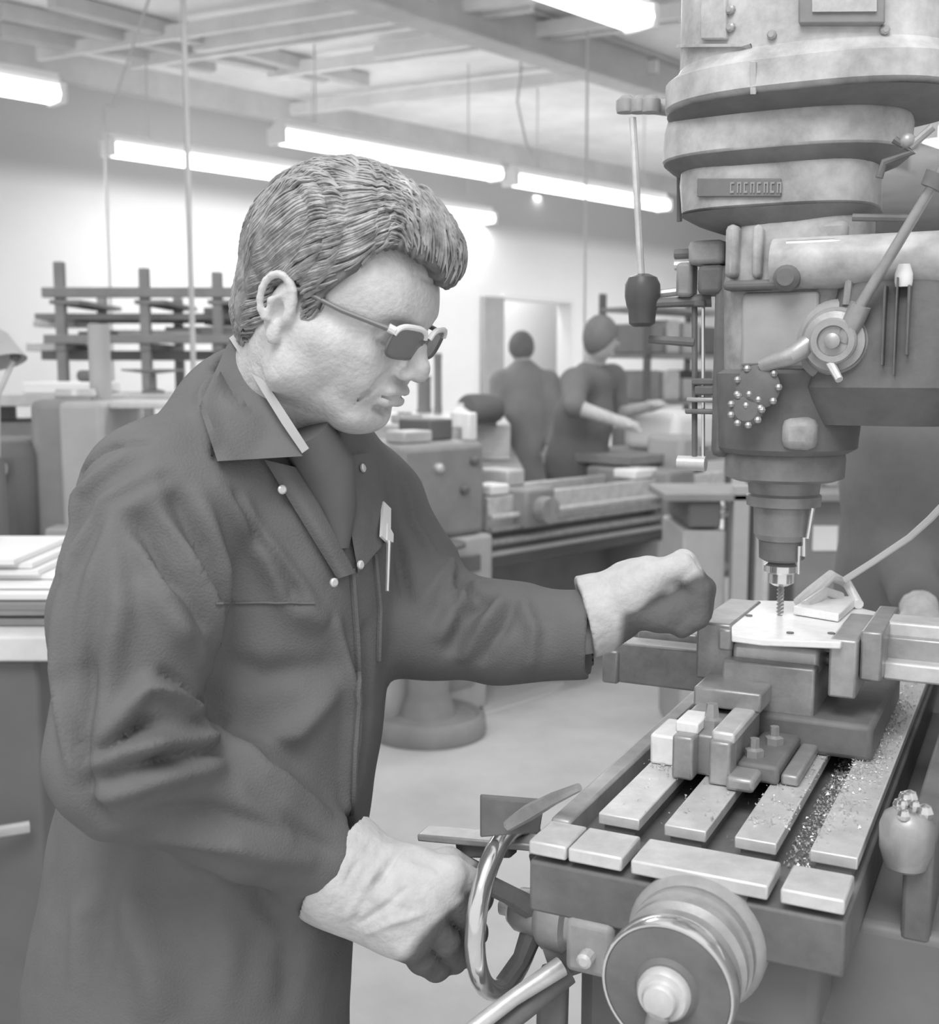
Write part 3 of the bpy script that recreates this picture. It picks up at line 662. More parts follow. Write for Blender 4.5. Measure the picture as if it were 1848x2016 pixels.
for s_ in (-1, 1):
    hf.cap((.01, .056*s_, -.060), (.070, .020*s_, -.100), .019, .018, k=.03)    # jaw line
    hf.cap((.0, .062*s_, -.01), (.01, .057*s_, -.062), .016, .018, k=.03)
    hf.cap((.030, .064*s_, -.012), (.070, .042*s_, -.018), .012, .016, k=.022)  # cheek bone
    hf.ell((.034, .052*s_, -.032), (.030, .020, .030), k=.025)
    hf.ell((.066, .034*s_, -.048), (.026, .020, .030), k=.02)                     # cheek / fold pouch
    hf.ell((.098, .033*s_, .016), (.018, .020, .015), k=.014, sub=True)          # eye socket
    hf.ell((.078, .032*s_, .016), (.0135, .0145, .013), k=.004)                  # eyeball with lids
    hf.cap((.090, .018*s_, .023), (.084, .044*s_, .022), .0035, .003, k=.004)    # upper lid
    hf.cap((.089, .020*s_, .008), (.083, .042*s_, .009), .003, .0025, k=.004)    # lower lid
    hf.cap((.098, .012*s_, .037), (.078, .047*s_, .040), .006, .004, k=.008)     # eyebrow mound
hf.ell((.072, 0, -.062), (.030, .028, .026), k=.02)              # mouth mound
hf.ell((.078, 0, -.100), (.018, .022, .016), k=.018)             # chin
hf.cap((.050, 0, -.105), (-.005, 0, -.098), .030, .036, k=.03)    # under-jaw
hf.chain([(.092, 0, .030), (.104, 0, .008), (.114, 0, -.014), (.1175, 0, -.024)], [.008, .009, .0105, .0100], k=.012)   # nose
for s_ in (-1, 1):
    hf.ell((.108, .014*s_, -.028), (.011, .0075, .008), k=.006)
    hf.cap((.113, .0075*s_, -.037), (.108, .008*s_, -.030), .0028, k=.003, sub=True)
hf.cap((.102, -.015, -.0545), (.102, .015, -.0545), .0065, k=.008)  # upper lip
hf.cap((.100, -.014, -.070), (.100, .014, -.070), .007, k=.008)
hf.chain([(.088, -.026, -.066), (.106, -.012, -.0625), (.109, 0, -.0615), (.106, .012, -.0625), (.088, .026, -.066)], [.0016, .0024, .0026, .0024, .0016], k=.004, sub=True)
hf.chain([(.094, -.014, -.083), (.098, 0, -.084), (.094, .014, -.083)], [.004, .005, .004], k=.008, sub=True)
for s_ in (-1, 1):
    hf.chain([(.104, .021*s_, -.028), (.096, .032*s_, -.046), (.086, .036*s_, -.064), (.076, .034*s_, -.084)], [.0018, .0024, .0024, .0015], k=.006, sub=True)   # nasolabial fold
# neck
Rinv = Rh.transposed()
NB = P(520, 850, 1.235); nb = Rinv @ (NB-HC0)/HS
hf.cap((-.03, 0, -.045), tuple(nb), .056, .064, k=.035)
hf.chain([(-.03, -.05, -.03), tuple(nb*.55+Vector((0, -.05, 0)))], [.012, .010], k=.02)
# ears
for s_ in (-1, 1):
    c = np.array((-.010, .078*s_, 0.)); R_ = [(.94, .25*s_, -.18), (-.25*s_, .96, 0), (.18, 0, .98)]
    hf.ell(c+np.array((-.002, .004*s_, .002)), (.017, .0055, .030), R=R_, k=.006)
    arc = []
    for k_ in range(13):
        t = math.radians(-30+k_*22); arc.append((c[0]-.004+.0175*math.cos(t)-.004*math.sin(t), c[1]+s_*(.010+.004*(-math.cos(t))), c[2]+.008+.0255*math.sin(t)))
    hf.chain(arc, [.0033]*13, k=.003)
    hf.chain([(c[0]+.004, c[1]+s_*.009, c[2]+.020), (c[0]-.010, c[1]+s_*.011, c[2]+.006), (c[0]-.006, c[1]+s_*.010, c[2]-.012)], [.0025, .0032, .003], k=.003)
    hf.ell((c[0]+.002, c[1]+s_*.006, c[2]-.026), (.008, .005, .0095), k=.005)       # lobe
    hf.ell((c[0]+.001, c[1]+s_*.010, c[2]-.002), (.006, .007, .011), k=.003, sub=True)  # concha
    hf.ell((c[0]+.012, c[1]+s_*.004, c[2]-.004), (.004, .005, .007), k=.004)        # tragus
hv, hfa = hf.mesh(); hv = relax(hv, hfa, 2, .5); hn = vnormals(hv, hfa)
for z_ in (.060, .068, .077): ridge(hv, hn, [(.074, -.045, z_), (.092, -.026, z_+.002), (.099, 0, z_), (.092, .026, z_+.002), (.074, .045, z_)], .0032, -.0013)
for s_ in (-1, 1):
    for z_ in (.014, .006, -.002): ridge(hv, hn, [(.078, .052*s_, .010+(z_-.006)*.3), (.068, .060*s_, z_), (.056, .065*s_, z_-.004)], .0026, -.0012)
    ridge(hv, hn, [(.066, .052*s_, -.020), (.060, .056*s_, -.050), (.048, .056*s_, -.085)], .006, -.0022)
    ridge(hv, hn, [(.104, .019*s_, -.024), (.092, .034*s_, -.042), (.080, .040*s_, -.064), (.066, .042*s_, -.086)], .0036, -.0034)
    ridge(hv, hn, [(.094, .018*s_, -.001), (.086, .034*s_, -.008), (.078, .045*s_, -.004)], .004, -.0016)
    ridge(hv, hn, [(.040, .056*s_, -.075), (.020, .060*s_, -.055), (.008, .064*s_, -.03)], .007, -.0020)
for z_, x_ in ((-.115, .02), (-.128, .01)): ridge(hv, hn, [(x_-.04, -.07, z_+.01), (x_, -.055, z_), (x_+.03, -.03, z_-.002)], .005, -.002)
for z_ in (-.06, -.08, -.10): ridge(hv, hn, [(-.06, -.06, z_), (-.02, -.065, z_-.012), (.01, -.06, z_-.03)], .004, -.0018)
headW = Hv(hv)
# --- body under the clothes: one figure with arms, hands and legs
def vv(p): return np.array(p)
SR, ER, WR = P(312, 985, 1.12), P(245, 1490, 1.05), P(672, 1712, 1.19)
MR = P(262, 1215, 1.075)
SL, EL, WL = P(712, 1000, 1.38), P(838, 1226, 1.33), P(1150, 1240, 1.30)
CH, BE, HI = P(478, 1140, 1.28), P(425, 1540, 1.28), P(372, 1930, 1.28)
bf = Field((-.62, .85, .0), (.30, 1.62, 1.52), .009)
bf.chain([NB, CH, BE, HI], [.062, .115, .115, .115], k=.05)
for s0, m0, e0, w0 in ((SR, MR, ER, WR), (SL, (SL+EL)/2, EL, WL)):
    bf.chain([s0, m0, e0, w0], [.055, .048, .04, .028], k=.03)
hipc = Vector((HI.x, HI.y, 0))
FACE = Vector((.77, -.64, 0)).normalized(); LEFT = Vector((.64, .77, 0))
for s_ in (-1, 1):
    h0 = hipc+LEFT*.075*s_+Z*.86; k0_ = hipc+LEFT*.11*s_+FACE*.03+Z*.48; f0 = hipc+LEFT*.12*s_+Z*.09
    bf.chain([h0, k0_, f0], [.070, .055, .042], k=.03); bf.cap(f0-Z*.045, f0+FACE*.15-Z*.05, .035, .03, k=.02)
bv_, bfc = bf.mesh()
allv = np.concatenate([headW, bv_]); allf = np.concatenate([hfa, bfc+len(headW)])
man = mesh_obj('person', allv, allf, skin_m)
tag(man, 'grey-haired man in glasses, dark work coat and pale gloves leaning over the mill, in profile', 'person')
# --- hair: shell plus combed locks
def hairline(x, y):
    xs = [-.13, -.060, -.045, -.030, -.020, .004, .010, .024, .030, .042, .056, .068, .078, .09, .12]
    zs = [-.066, -.066, -.040, -.010, .030, .034, -.004, -.004, .034, .052, .088, .098, .098, .094, .090]
    z1 = np.interp(x, xs, zs)
    # the forelock in the middle comes further down
    return z1-.018*np.exp(-((y-.012)/.026)**2)*(x > .05)
sf = Field((-.13, -.11, -.10), (.14, .11, .185), .0032)
sf.ell((-.004, 0, .058), (.114, .086, .104), k=0)
sf.ell((.045, .004, .085), (.062, .064, .066), k=.02)
sf.ell((.074, .014, .098), (.033, .040, .028), k=.02)
sf.ell((-.045, 0, -.010), (.062, .066, .065), k=.02)
sf.ell((.018, -.066, .010), (.010, .012, .026), k=.008); sf.ell((.018, .066, .010), (.010, .012, .026), k=.008)
g = np.meshgrid(*sf.ax, indexing='ij'); sf.comb(tuple(slice(None) for _ in range(3)), (g[2]-hairline(g[0], g[1])).astype(np.float32)*.8, .006, True)
# clear the ears
for s_ in (-1, 1): sf.ell((-.010, .082*s_, .0), (.024, .03, .033), k=.004, sub=True)
sv, sfc = sf.mesh(); sv = relax(sv, sfc, 2, .5); sn = vnormals(sv, sfc)
ph = sv[:, 0]*150+sv[:, 2]*60+18*np.sin(sv[:, 1]*40+sv[:, 0]*25)*.15*6; sv = sv+sn*(np.sin(ph)*.0014+np.sin(ph*2.3+1+sv[:, 1]*90)*.0009)[:, None]
hair = mesh_obj('hair', Hv(sv), sfc, hair_m, man)
stree = bvh(sv, sfc)
lk = MB(); rr_ = random.Random(3)
cand = [i for i in rng.permutation(len(sv))[:6000] if sn[i][0] > -2 and sv[i][2] > hairline(sv[i][0], sv[i][1])+.004]
cnt_ = 0
for i in cand:
    if cnt_ > 2600: break
    p = Vector(sv[i]); n_ = Vector(sn[i]); 
    if p.y > .05: continue
    cnt_ += 1; pts = []
    seed = rr_.uniform(-.4, .4); wave = rr_.uniform(0, 6.28)
    for k_ in range(12):
        side = max(0, min(1, (abs(p.y)-.030)/.035)); fr2 = max(0, min(1, (p.x-.055)/.035)); wv = .45*math.sin(p.x*60+p.z*25+p.y*20)
        d = Vector((-1, 0, -.25)).lerp(Vector((-.75, 0, -.75)), side)
        d = d.lerp(Vector((-.5, -.1, .9)), fr2*(1-side*.5))
        if p.x < -.06: d = Vector((-.25, 0, -1))
        d = d+Vector((0, wv*.45, wv*.55))+Vector((seed*.12, seed*.12, seed*.15)); d = (d-n_*d.dot(n_)).normalized()
        liftk = .0010+.0022*math.sin(math.pi*k_/11)*(.6+.4*math.sin(wave))
        pts.append(p+n_*liftk)
        p = p+d*.0055; loc, nn, _, _ = stree.find_nearest(p)
        if loc is None: break
        p = loc; n_ = nn
        if n_.dot(loc-Vector((0, 0, .03))) < 0: n_ = -n_
        if p.z < hairline(p.x, p.y)-.003: break
    if len(pts) > 3:
        m_ = len(pts); lk.tube([H(q) for q in pts], [.0004+.0011*math.sin(math.pi*(j+.6)/(m_+.4)) for j in range(m_)], 4)
lk.build('hair_locks', mat('hair highlights', .32, .35, 0, .55, 60, spec=.6), man, angle=80)
# eyebrows
eb = MB()
for s_ in (-1, 1):
    for k_ in range(26):
        f = k_/25; y = s_*(.013+.034*f); x = .103-.024*f*f-.004*f; z = .040+.004*math.sin(f*3)+rr_.uniform(-.0015, .0015)
        eb.tube([H((x, y, z-.002)), H((x+.001, y+s_*.005, z+.002))], [.0011, .0004], 4)
eb.build('eyebrow_hair', mat('eyebrow', .3, .7), man)
# glasses
gl = mat('glasses frame', .18, .3, 0); glass = bpy.data.materials.new('tinted lens'); glass.use_nodes = True
bs = glass.node_tree.nodes['Principled BSDF']; bs.inputs['Base Color'].default_value = (.2, .2, .2, 1); bs.inputs['Roughness'].default_value = .08; bs.inputs['Alpha'].default_value = .7
gm = MB(); gt = MB(); cl = mat('clear frame rim', .85, .25)
lens = MB()
for s_ in (-1, 1):
    c = Vector((.107, .031*s_, .013)); u_ = Vector((-.18*s_*1.0, 1, 0)).normalized() if s_ > 0 else Vector((.18, 1, 0)).normalized(); w_ = Vector((.10, 0, 1)).normalized()
    rp = []
    for k_ in range(28):
        t = 2*math.pi*k_/28; cx = .0265*math.copysign(abs(math.cos(t))**.6, math.cos(t)); cz = (.021 if math.sin(t) < 0 else .017)*math.copysign(abs(math.sin(t))**.6, math.sin(t)); rp.append(c+u_*cx+w_*cz)
    gm.tube([H(q) for q in rp], .0016, 6, closed=True)
    top = rp[1:14]; gt.tube([H(q+Vector((.001, 0, .0015))) for q in top], .0028, 8)
    fw = u_.cross(w_); lens.add([H(q) for q in rp]+[H(q+fw*.0015) for q in rp], [tuple(range(28)), tuple(range(28, 56))[::-1]]+[(i, (i+1) % 28, 28+(i+1) % 28, 28+i) for i in range(28)])
    # temple arm to the ear
    e0 = c+u_*.0255*s_+w_*.012; gt.tube([H(e0), H(e0+Vector((-.006, .004*s_, .001)))], .004, 8)
    gm.tube([H(e0+Vector((-.003, .003*s_, 0))), H((.050, .0735*s_, .024)), H((.005, .0815*s_, .027)), H((-.014, .082*s_, .022)), H((-.026, .080*s_, .004))], [.0026, .0024, .0022, .002, .0018], 8)
gm.tube([H((.108, -.008, .016)), H((.113, 0, .019)), H((.108, .008, .016))], .002, 8)
gl_o = gm.build('glasses_frame', gl, man); gt.build('glasses_brow_bar', cl, gl_o); lens.build('glasses_lens', glass, gl_o)
# --- the coat
cf = Field((-.66, .78, .55), (.16, 1.66, 1.60), .0052)
cf.chain([P(520, 830, 1.25), P(492, 980, 1.26)], [.085, .125], k=.05)
cf.chain([P(492, 1010, 1.265), P(478, 1200, 1.28), P(445, 1450, 1.28), P(405, 1700, 1.28), P(372, 1960, 1.28), P(360, 2200, 1.28), P(355, 2420, 1.30)], [.130, .145, .146, .152, .160, .165, .172], k=.06)
cf.cap(P(585, 1120, 1.33), P(540, 1500, 1.33), .10, .095, k=.06)
cf.chain([P(505, 815, 1.21), SR], [.050, .066], k=.05)
cf.chain([P(600, 900, 1.32), SL], [.07, .070], k=.06)
cf.chain([SR, MR, ER], [.072, .070, .063], k=.03)
cf.chain([ER, (ER+WR)/2, P(668, 1708, 1.185)], [.064, .054, .043], k=.03)
cf.chain([SL, P(795, 1130, 1.36), EL], [.066, .060, .058], k=.03)
cf.chain([EL, P(1000, 1246, 1.315), P(1150, 1250, 1.30)], [.060, .052, .050], k=.03)
# open the neck, cuffs and hem
cf.chain([P(560, 760, 1.19), P(600, 930, 1.19)], [.062, .030], k=.01, sub=True)
cf.chain([P(545, 640, 1.15), P(535, 860, 1.24)], [.066, .056], k=.01, sub=True)
dR = (WR-ER).normalized(); cf.cap(P(668, 1708, 1.185)+dR*.02, P(668, 1708, 1.185)+dR*.12, .06, k=.004, sub=True)
dL = (WL-EL).normalized(); cf.ell(P(1150, 1250, 1.30)+dL*.050, (.062,)*3, k=.004, sub=True)
cf.plane((0, 0, .60), (0, 0, -1))
cv, cfc = cf.mesh(); cv = relax(cv, cfc, 2, .5)
ct0 = bvh(cv, cfc); cn = vnormals(cv, cfc)
def fold(px, width, height):
    pts = []
    for q in px: pts.append(np.array(hit(ct0, *q)[0]))
    ridge(cv, cn, pts, width, height*2.3)
F1, F2 = .007, .0055
for px, w_, h_ in [
    # sleeve folds fanning from the shoulder
    ([(330, 960), (245, 1010), (190, 1130), (160, 1290)], .010, .006), ([(300, 930), (210, 990), (145, 1110), (130, 1300)], .008, .006),
    ([(245, 900), (165, 980), (118, 1120)], .007, .006), ([(390, 980), (420, 1100), (432, 1220)], .012, .007),
    ([(330, 950), (400, 1080), (425, 1180)], .009, -.007), ([(300, 985), (370, 1110), (412, 1200), (420, 1280)], .007, .007),
    ([(270, 1030), (330, 1130), (400, 1230)], .007, -.006), ([(250, 1050), (320, 1170), (395, 1300)], .007, .006),
    ([(225, 1000), (235, 1200), (200, 1420)], .010, .006), ([(180, 1150), (175, 1350), (160, 1480)], .008, -.005),
    ([(120, 1180), (125, 1350), (150, 1530)], .008, .006), ([(290, 1160), (350, 1240), (410, 1320)], .010, .006),
    # the deep crush at the elbow
    ([(205, 1450), (290, 1350), (320, 1360), (400, 1400)], .008, .008), ([(320, 1330), (380, 1380), (440, 1420)], .006, -.009),
    ([(195, 1480), (280, 1425), (400, 1415)], .006, -.009), ([(190, 1500), (300, 1465), (420, 1452)], .007, .010),
    ([(200, 1530), (320, 1490), (440, 1475)], .006, -.008), ([(195, 1570), (300, 1530), (430, 1510)], .009, .007),
    ([(150, 1440), (165, 1540), (210, 1620)], .008, -.007), ([(430, 1440), (520, 1520), (640, 1600)], .010, .005),
    ([(300, 1600), (420, 1600), (560, 1640)], .010, -.005), ([(330, 1650), (460, 1660), (600, 1700)], .010, .006), ([(400, 1720), (500, 1760), (560, 1820)], .009, -.006),
    ([(500, 1560), (600, 1640), (660, 1680)], .007, -.004),
    # chest and skirt
    ([(430, 960), (520, 1100), (560, 1180)], .010, .006), ([(480, 990), (560, 1110), (610, 1180)], .007, .006), ([(460, 980), (530, 1100), (580, 1190)], .006, -.006),
    ([(560, 1180), (610, 1210), (640, 1230)], .015, .006), ([(440, 1300), (520, 1330), (650, 1310)], .014, -.005), ([(480, 1480), (580, 1440), (660, 1350)], .014, .006),
    ([(660, 1230), (690, 1400), (680, 1600)], .008, .007), ([(720, 1240), (725, 1400), (700, 1560)], .007, -.006),
    ([(190, 1640), (160, 1800), (150, 1960)], .014, .004), ([(240, 1680), (215, 1800), (200, 1960)], .014, -.003), ([(430, 1760), (450, 1860), (440, 1990)], .016, .003), ([(560, 1850), (570, 1930), (560, 2000)], .014, -.003), ([(250, 1750), (300, 1900), (320, 2010)], .02, .008),
    # far sleeve
    ([(780, 920), (800, 1010), (860, 1100)], .006, .005), ([(760, 960), (790, 1080), (800, 1180)], .007, -.006), ([(835, 1180), (885, 1110), (910, 1095)], .007, .004),
    ([(850, 1215), (900, 1140), (930, 1125)], .007, -.005), ([(865, 1250), (920, 1165), (945, 1150)], .007, .006), ([(885, 1280), (935, 1200), (965, 1175)], .007, -.006),
    ([(910, 1295), (960, 1220), (990, 1180)], .007, .006), ([(950, 1300), (990, 1240), (1015, 1185)], .007, -.005), ([(880, 1150), (905, 1200), (890, 1280)], .006, -.004), ([(1020, 1180), (1050, 1240), (1040, 1310)], .008, .005),
    # collar back crease, shoulder seam
    ([(455, 700), (400, 790), (415, 880)], .008, .005), ([(395, 800), (412, 860), (425, 900)], .004, -.006),
    ([(290, 870), (215, 880), (160, 930), (120, 1000)], .0035, -.005),
    ]: fold(px, w_, h_)
n1 = np.sin(cv[:, 0]*47+cv[:, 2]*23)*np.sin(cv[:, 1]*39-cv[:, 2]*31)+.6*np.sin(cv[:, 0]*91-cv[:, 2]*70+2)*np.sin(cv[:, 1]*83); cv += cn*(n1*.0012)[:, None]
coat = mesh_obj('work_coat', cv, cfc, coat_m, man); ctree = bvh(cv, cfc)
for q, kw in [
    (((452, 668, 1.19), (596, 898, 1.12), (428, 908, 1.12), (392, 800, 1.16)), dict(nu=18, nv=10, off=.010, th=.003, lift=lambda u, v: .012*(1-v)*.5+.006*math.sin(v*3.1))),
    (((520, 905, 1.2), (592, 922, 1.15), (700, 1128, 1.2), (664, 1140, 1.2)), dict(nu=14, nv=5, off=.006, th=.003, lift=lambda u, v: .008*math.sin(u*3.1))),
    (((665, 900, 1.19), (742, 890, 1.24), (765, 1060, 1.24), (705, 1128, 1.2)), dict(nu=12, nv=8, off=.006, th=.003, lift=lambda u, v: .006*math.sin(u*3.1))),
    ]: drape_patch(ctree, q, name='lapel', m=coat_m, parent=coat, **kw)
def seam(name, pts, r_, m, off=.001):
    return MB().tube([hit(ctree, *q, off=off)[0] for q in pts], r_, 6).build(name, m, coat)
def lerp_px(pts, n_):
    out = []
    for i in range(len(pts)-1):
        for k_ in range(n_): f = k_/n_; out.append((pts[i][0]*(1-f)+pts[i+1][0]*f, pts[i][1]*(1-f)+pts[i+1][1]*f))
    return out+[pts[-1]]
seam('pocket_seam', lerp_px([(425, 1188), (520, 1186), (618, 1188)], 8), .0013, coat_m, .001)
seam('placket_edge', lerp_px([(690, 1120), (700, 1250), (705, 1400), (690, 1600)], 8), .0035, coat_m, .002)
seam('placket_edge', lerp_px([(735, 1090), (745, 1200), (742, 1300)], 8), .003, coat_m, .002)
_m = MB(); _rs = []
for (x0, y0, d0), w_ in [((455, 662, 1.165), 7), ((485, 705, 1.140), 9), ((520, 765, 1.118), 9), ((560, 828, 1.102), 10), ((600, 888, 1.094), 9)]:
    _rs.append([P(x0-w_*.6, y0+w_*.5, d0+.004), P(x0+w_*.9, y0-w_*.6, d0), P(x0+w_*.9, y0-w_*.6, d0+.004), P(x0-w_*.6, y0+w_*.5, d0+.009)])
_m.rings(_rs).build('shirt_collar', shirt_m, man, angle=60)
for q in [(546, 966), (696, 926), (693, 1112), (645, 1146)]:
    p, n_ = hit(ctree, *q, off=.014); MB().lathe(p-n_*.004, n_, [(.0046, 0), (.0046, .002), (.003, .0032)], 12).build('snap_button', steel, coat)
sc = MB(); sc.tube([P(600, 850, 1.14), P(640, 920, 1.16), P(660, 1000, 1.17), P(668, 1080, 1.17)], [.026, .030, .022, .010], 14)
sc.build('dark_scarf', dark_m, man, angle=60)
p, n_ = hit(ctree, 740, 1035, off=.010); u_ = Vector((1, 0, 0)); u_ = (u_-n_*u_.dot(n_)).normalized(); w_ = n_.cross(u_); w_ = w_ if w_.z > 0 else -w_
MB().poly([p-u_*.010-w_*.02, p+u_*.010-w_*.02, p+u_*.008+w_*.022, p-u_*.009+w_*.022], n_*.003).build('pocket_card', mat('card', .82, .6), coat)
MB().poly([p-u_*.000-w_*.02, p+u_*.014-w_*.016, p+u_*.014-w_*.006, p-u_*.0+w_*.0], n_*.004).build('pocket_card', mat('card', .82, .6), coat)
MB().tube([p+u_*.003-w_*.02+n_*.004, p+u_*.008-w_*.075+n_*.002], [.0028, .002], 8).build('pen', chrome, coat)
# trousers and shoes below the coat
tf = Field((-.62, .9, .0), (.1, 1.75, .80), .008)
for s_ in (-1, 1):
    tf.chain([hipc+LEFT*.09*s_+Z*.78, hipc+LEFT*.11*s_+FACE*.03+Z*.48, hipc+LEFT*.12*s_+Z*.10], [.105, .085, .07], k=.02)
tf.plane((0, 0, .05), (0, 0, -1)); tv, tfc = tf.mesh(); mesh_obj('trousers', tv, tfc, mat('dark trousers', .2, .9), man)
for s_ in (-1, 1):
    q = Field((-.7, .8, -.02), (.2, 1.8, .16), .006); f0 = hipc+LEFT*.12*s_
    q.cap(f0-FACE*.05+Z*.05, f0+FACE*.17+Z*.042, .048, .042, k=.01); q.plane((0, 0, .003), (0, 0, -1)); a_, b_ = q.mesh(); mesh_obj('shoe', a_, b_, black, man)
# --- gloves: palm, four fingers, thumb and a wide cuff
def glove(name, W, K, across, down, cuff_p, curl, thumb, cuffr, spread=.021, flr=.0125, bulge=1.0, tilt=None, fill=None):
    # W wrist, K centre of knuckles, across = direction from index to little, down = palm side; curl: per-finger list of joint points
    lo = np.min([W, K, cuff_p]+[c for f_ in curl for c in f_]+list(thumb), 0)-.07; hi = np.max([W, K, cuff_p]+[c for f_ in curl for c in f_]+list(thumb), 0)+.07
    f = Field(lo, hi, .0028)
    for k_ in range(4):
        o_ = across*(k_-1.5)*spread; f.cap(W+o_*.75, K+o_, .019*bulge, .0165*bulge, k=.02)
    f.ell((W+K)/2, (.035*bulge,)*3, k=.03)
    if fill: f.ell(fill[0], (fill[1],)*3, k=.02)
    for fi in curl: f.chain(fi, [flr*1.12]+[flr]*(len(fi)-2)+[flr*.88], k=.0035)
    f.chain(thumb, [.018, .0155, .013], k=.010)
    d = (W-cuff_p).normalized(); f.chain([W, W*.4+cuff_p*.6, cuff_p, cuff_p-d*.03], [.034, cuffr*.9, cuffr, cuffr], k=.02)
    f.cap(cuff_p+d*.012, cuff_p-d*.15, cuffr-.005, k=.003, sub=True); f.plane(cuff_p, -(d+(tilt or Vector()))); f.chain(ringpts(cuff_p+d*.006, d, cuffr*.97, 20)+[ringpts(cuff_p+d*.006, d, cuffr*.97, 20)[0]], [.0035]*21, k=.003)
    v, fc = f.mesh(); v = relax(v, fc, 1, .5); n_ = vnormals(v, fc)
    v += n_*((np.sin(v[:, 0]*160+v[:, 2]*120)*np.sin(v[:, 1]*170+v[:, 2]*60))*.0007)[:, None]
    return v, fc, n_
# right glove on the wheel rim
Wr = P(712, 1745, 1.18); Kr = P(845, 1790, 1.165)
acr = (P(800, 1868, 1.165)-P(885, 1712, 1.175)).normalized()     # index (top) to little (bottom)
fing = []
for k_, (k0_, k1_, k2_, k3_) in enumerate([
    ((888, 1715, 1.175), (930, 1740, 1.19), (945, 1770, 1.215), (925, 1800, 1.235)),
    ((872, 1762, 1.165), (915, 1800, 1.18), (935, 1835, 1.205), (915, 1860, 1.225)),
    ((842, 1812, 1.16), (880, 1855, 1.175), (905, 1880, 1.20), (895, 1895, 1.22)),
    ((802, 1855, 1.16), (830, 1890, 1.175), (860, 1905, 1.195), (865, 1905, 1.215))]):
    fing.append([P(*k0_), P(*k1_), P(*k2_), P(*k3_)])
v, fc, n_ = glove('glove', Wr, Kr, acr, None, P(655, 1706, 1.187), fing, [P(790, 1720, 1.20), P(880, 1700, 1.235), P(935, 1720, 1.25)], .053, spread=.026, flr=.0138, bulge=1.12)
for pts, w_, h_ in [([(790, 1675), (750, 1730), (695, 1812)], .003, -.007), ([(775, 1665), (730, 1725), (680, 1805)], .004, .005), ([(735, 1650), (690, 1720), (650, 1790)], .003, -.003), ([(700, 1822), (750, 1790), (800, 1750)], .003, -.005), ([(720, 1838), (770, 1815), (830, 1800)], .003, .004), ([(800, 1690), (850, 1700), (880, 1730)], .004, -.002), ([(760, 1780), (800, 1790), (840, 1830)], .004, -.003)]:
    t_ = bvh(v, fc); ridge(v, n_, [np.array(hit(t_, *q)[0]) for q in pts], w_, h_)
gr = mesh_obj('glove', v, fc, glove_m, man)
def palm_shade_stain(o, v, fc, test):
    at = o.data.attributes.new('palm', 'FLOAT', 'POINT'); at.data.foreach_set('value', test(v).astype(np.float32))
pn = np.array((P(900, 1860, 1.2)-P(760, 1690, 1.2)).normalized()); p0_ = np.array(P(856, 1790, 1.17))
palm_shade_stain(gr, v, fc, lambda c: np.clip(((c-p0_)@pn-.003-.004*np.sin(c[:, 2]*90))/.008, 0, 1))
# left glove hovering by the vise
Wl = P(1192, 1205, 1.30); Kl = P(1290, 1135, 1.29)
acl = Vector((.25, .85, -.15)).normalized()
fing = []
for k_ in range(4):
    o_ = acl*(k_-1.5)*.021; dz = [0, .004, .002, -.006][k_]
    fing.append([Kl+o_+Z*dz, P(1348, 1112, 1.29)+o_+Z*dz, P(1382, 1160, 1.29)+o_*.9, P(1376, 1215-k_*4, 1.29)+o_*.85, P(1345, 1235-k_*4, 1.29)+o_*.8])
v, fc, n_ = glove('glove', Wl, Kl, acl, None, P(1150, 1215, 1.30), fing, [P(1235, 1205, 1.275), P(1305, 1215, 1.268), P(1352, 1185, 1.268)], .040, spread=.021, flr=.0125, fill=(P(1322, 1165, 1.295), .026))
for k_ in range(3):
    pass
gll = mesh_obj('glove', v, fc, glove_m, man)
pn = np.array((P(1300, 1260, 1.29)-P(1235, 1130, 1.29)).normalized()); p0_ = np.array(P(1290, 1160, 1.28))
palm_shade_stain(gll, v, fc, lambda c: np.clip(((c-p0_)@pn-.002*np.sin(c[:, 0]*150))/.008, 0, 1)*np.clip((c[:, 0]-P(1205, 1200, 1.3).x)/.01, 0, 1))
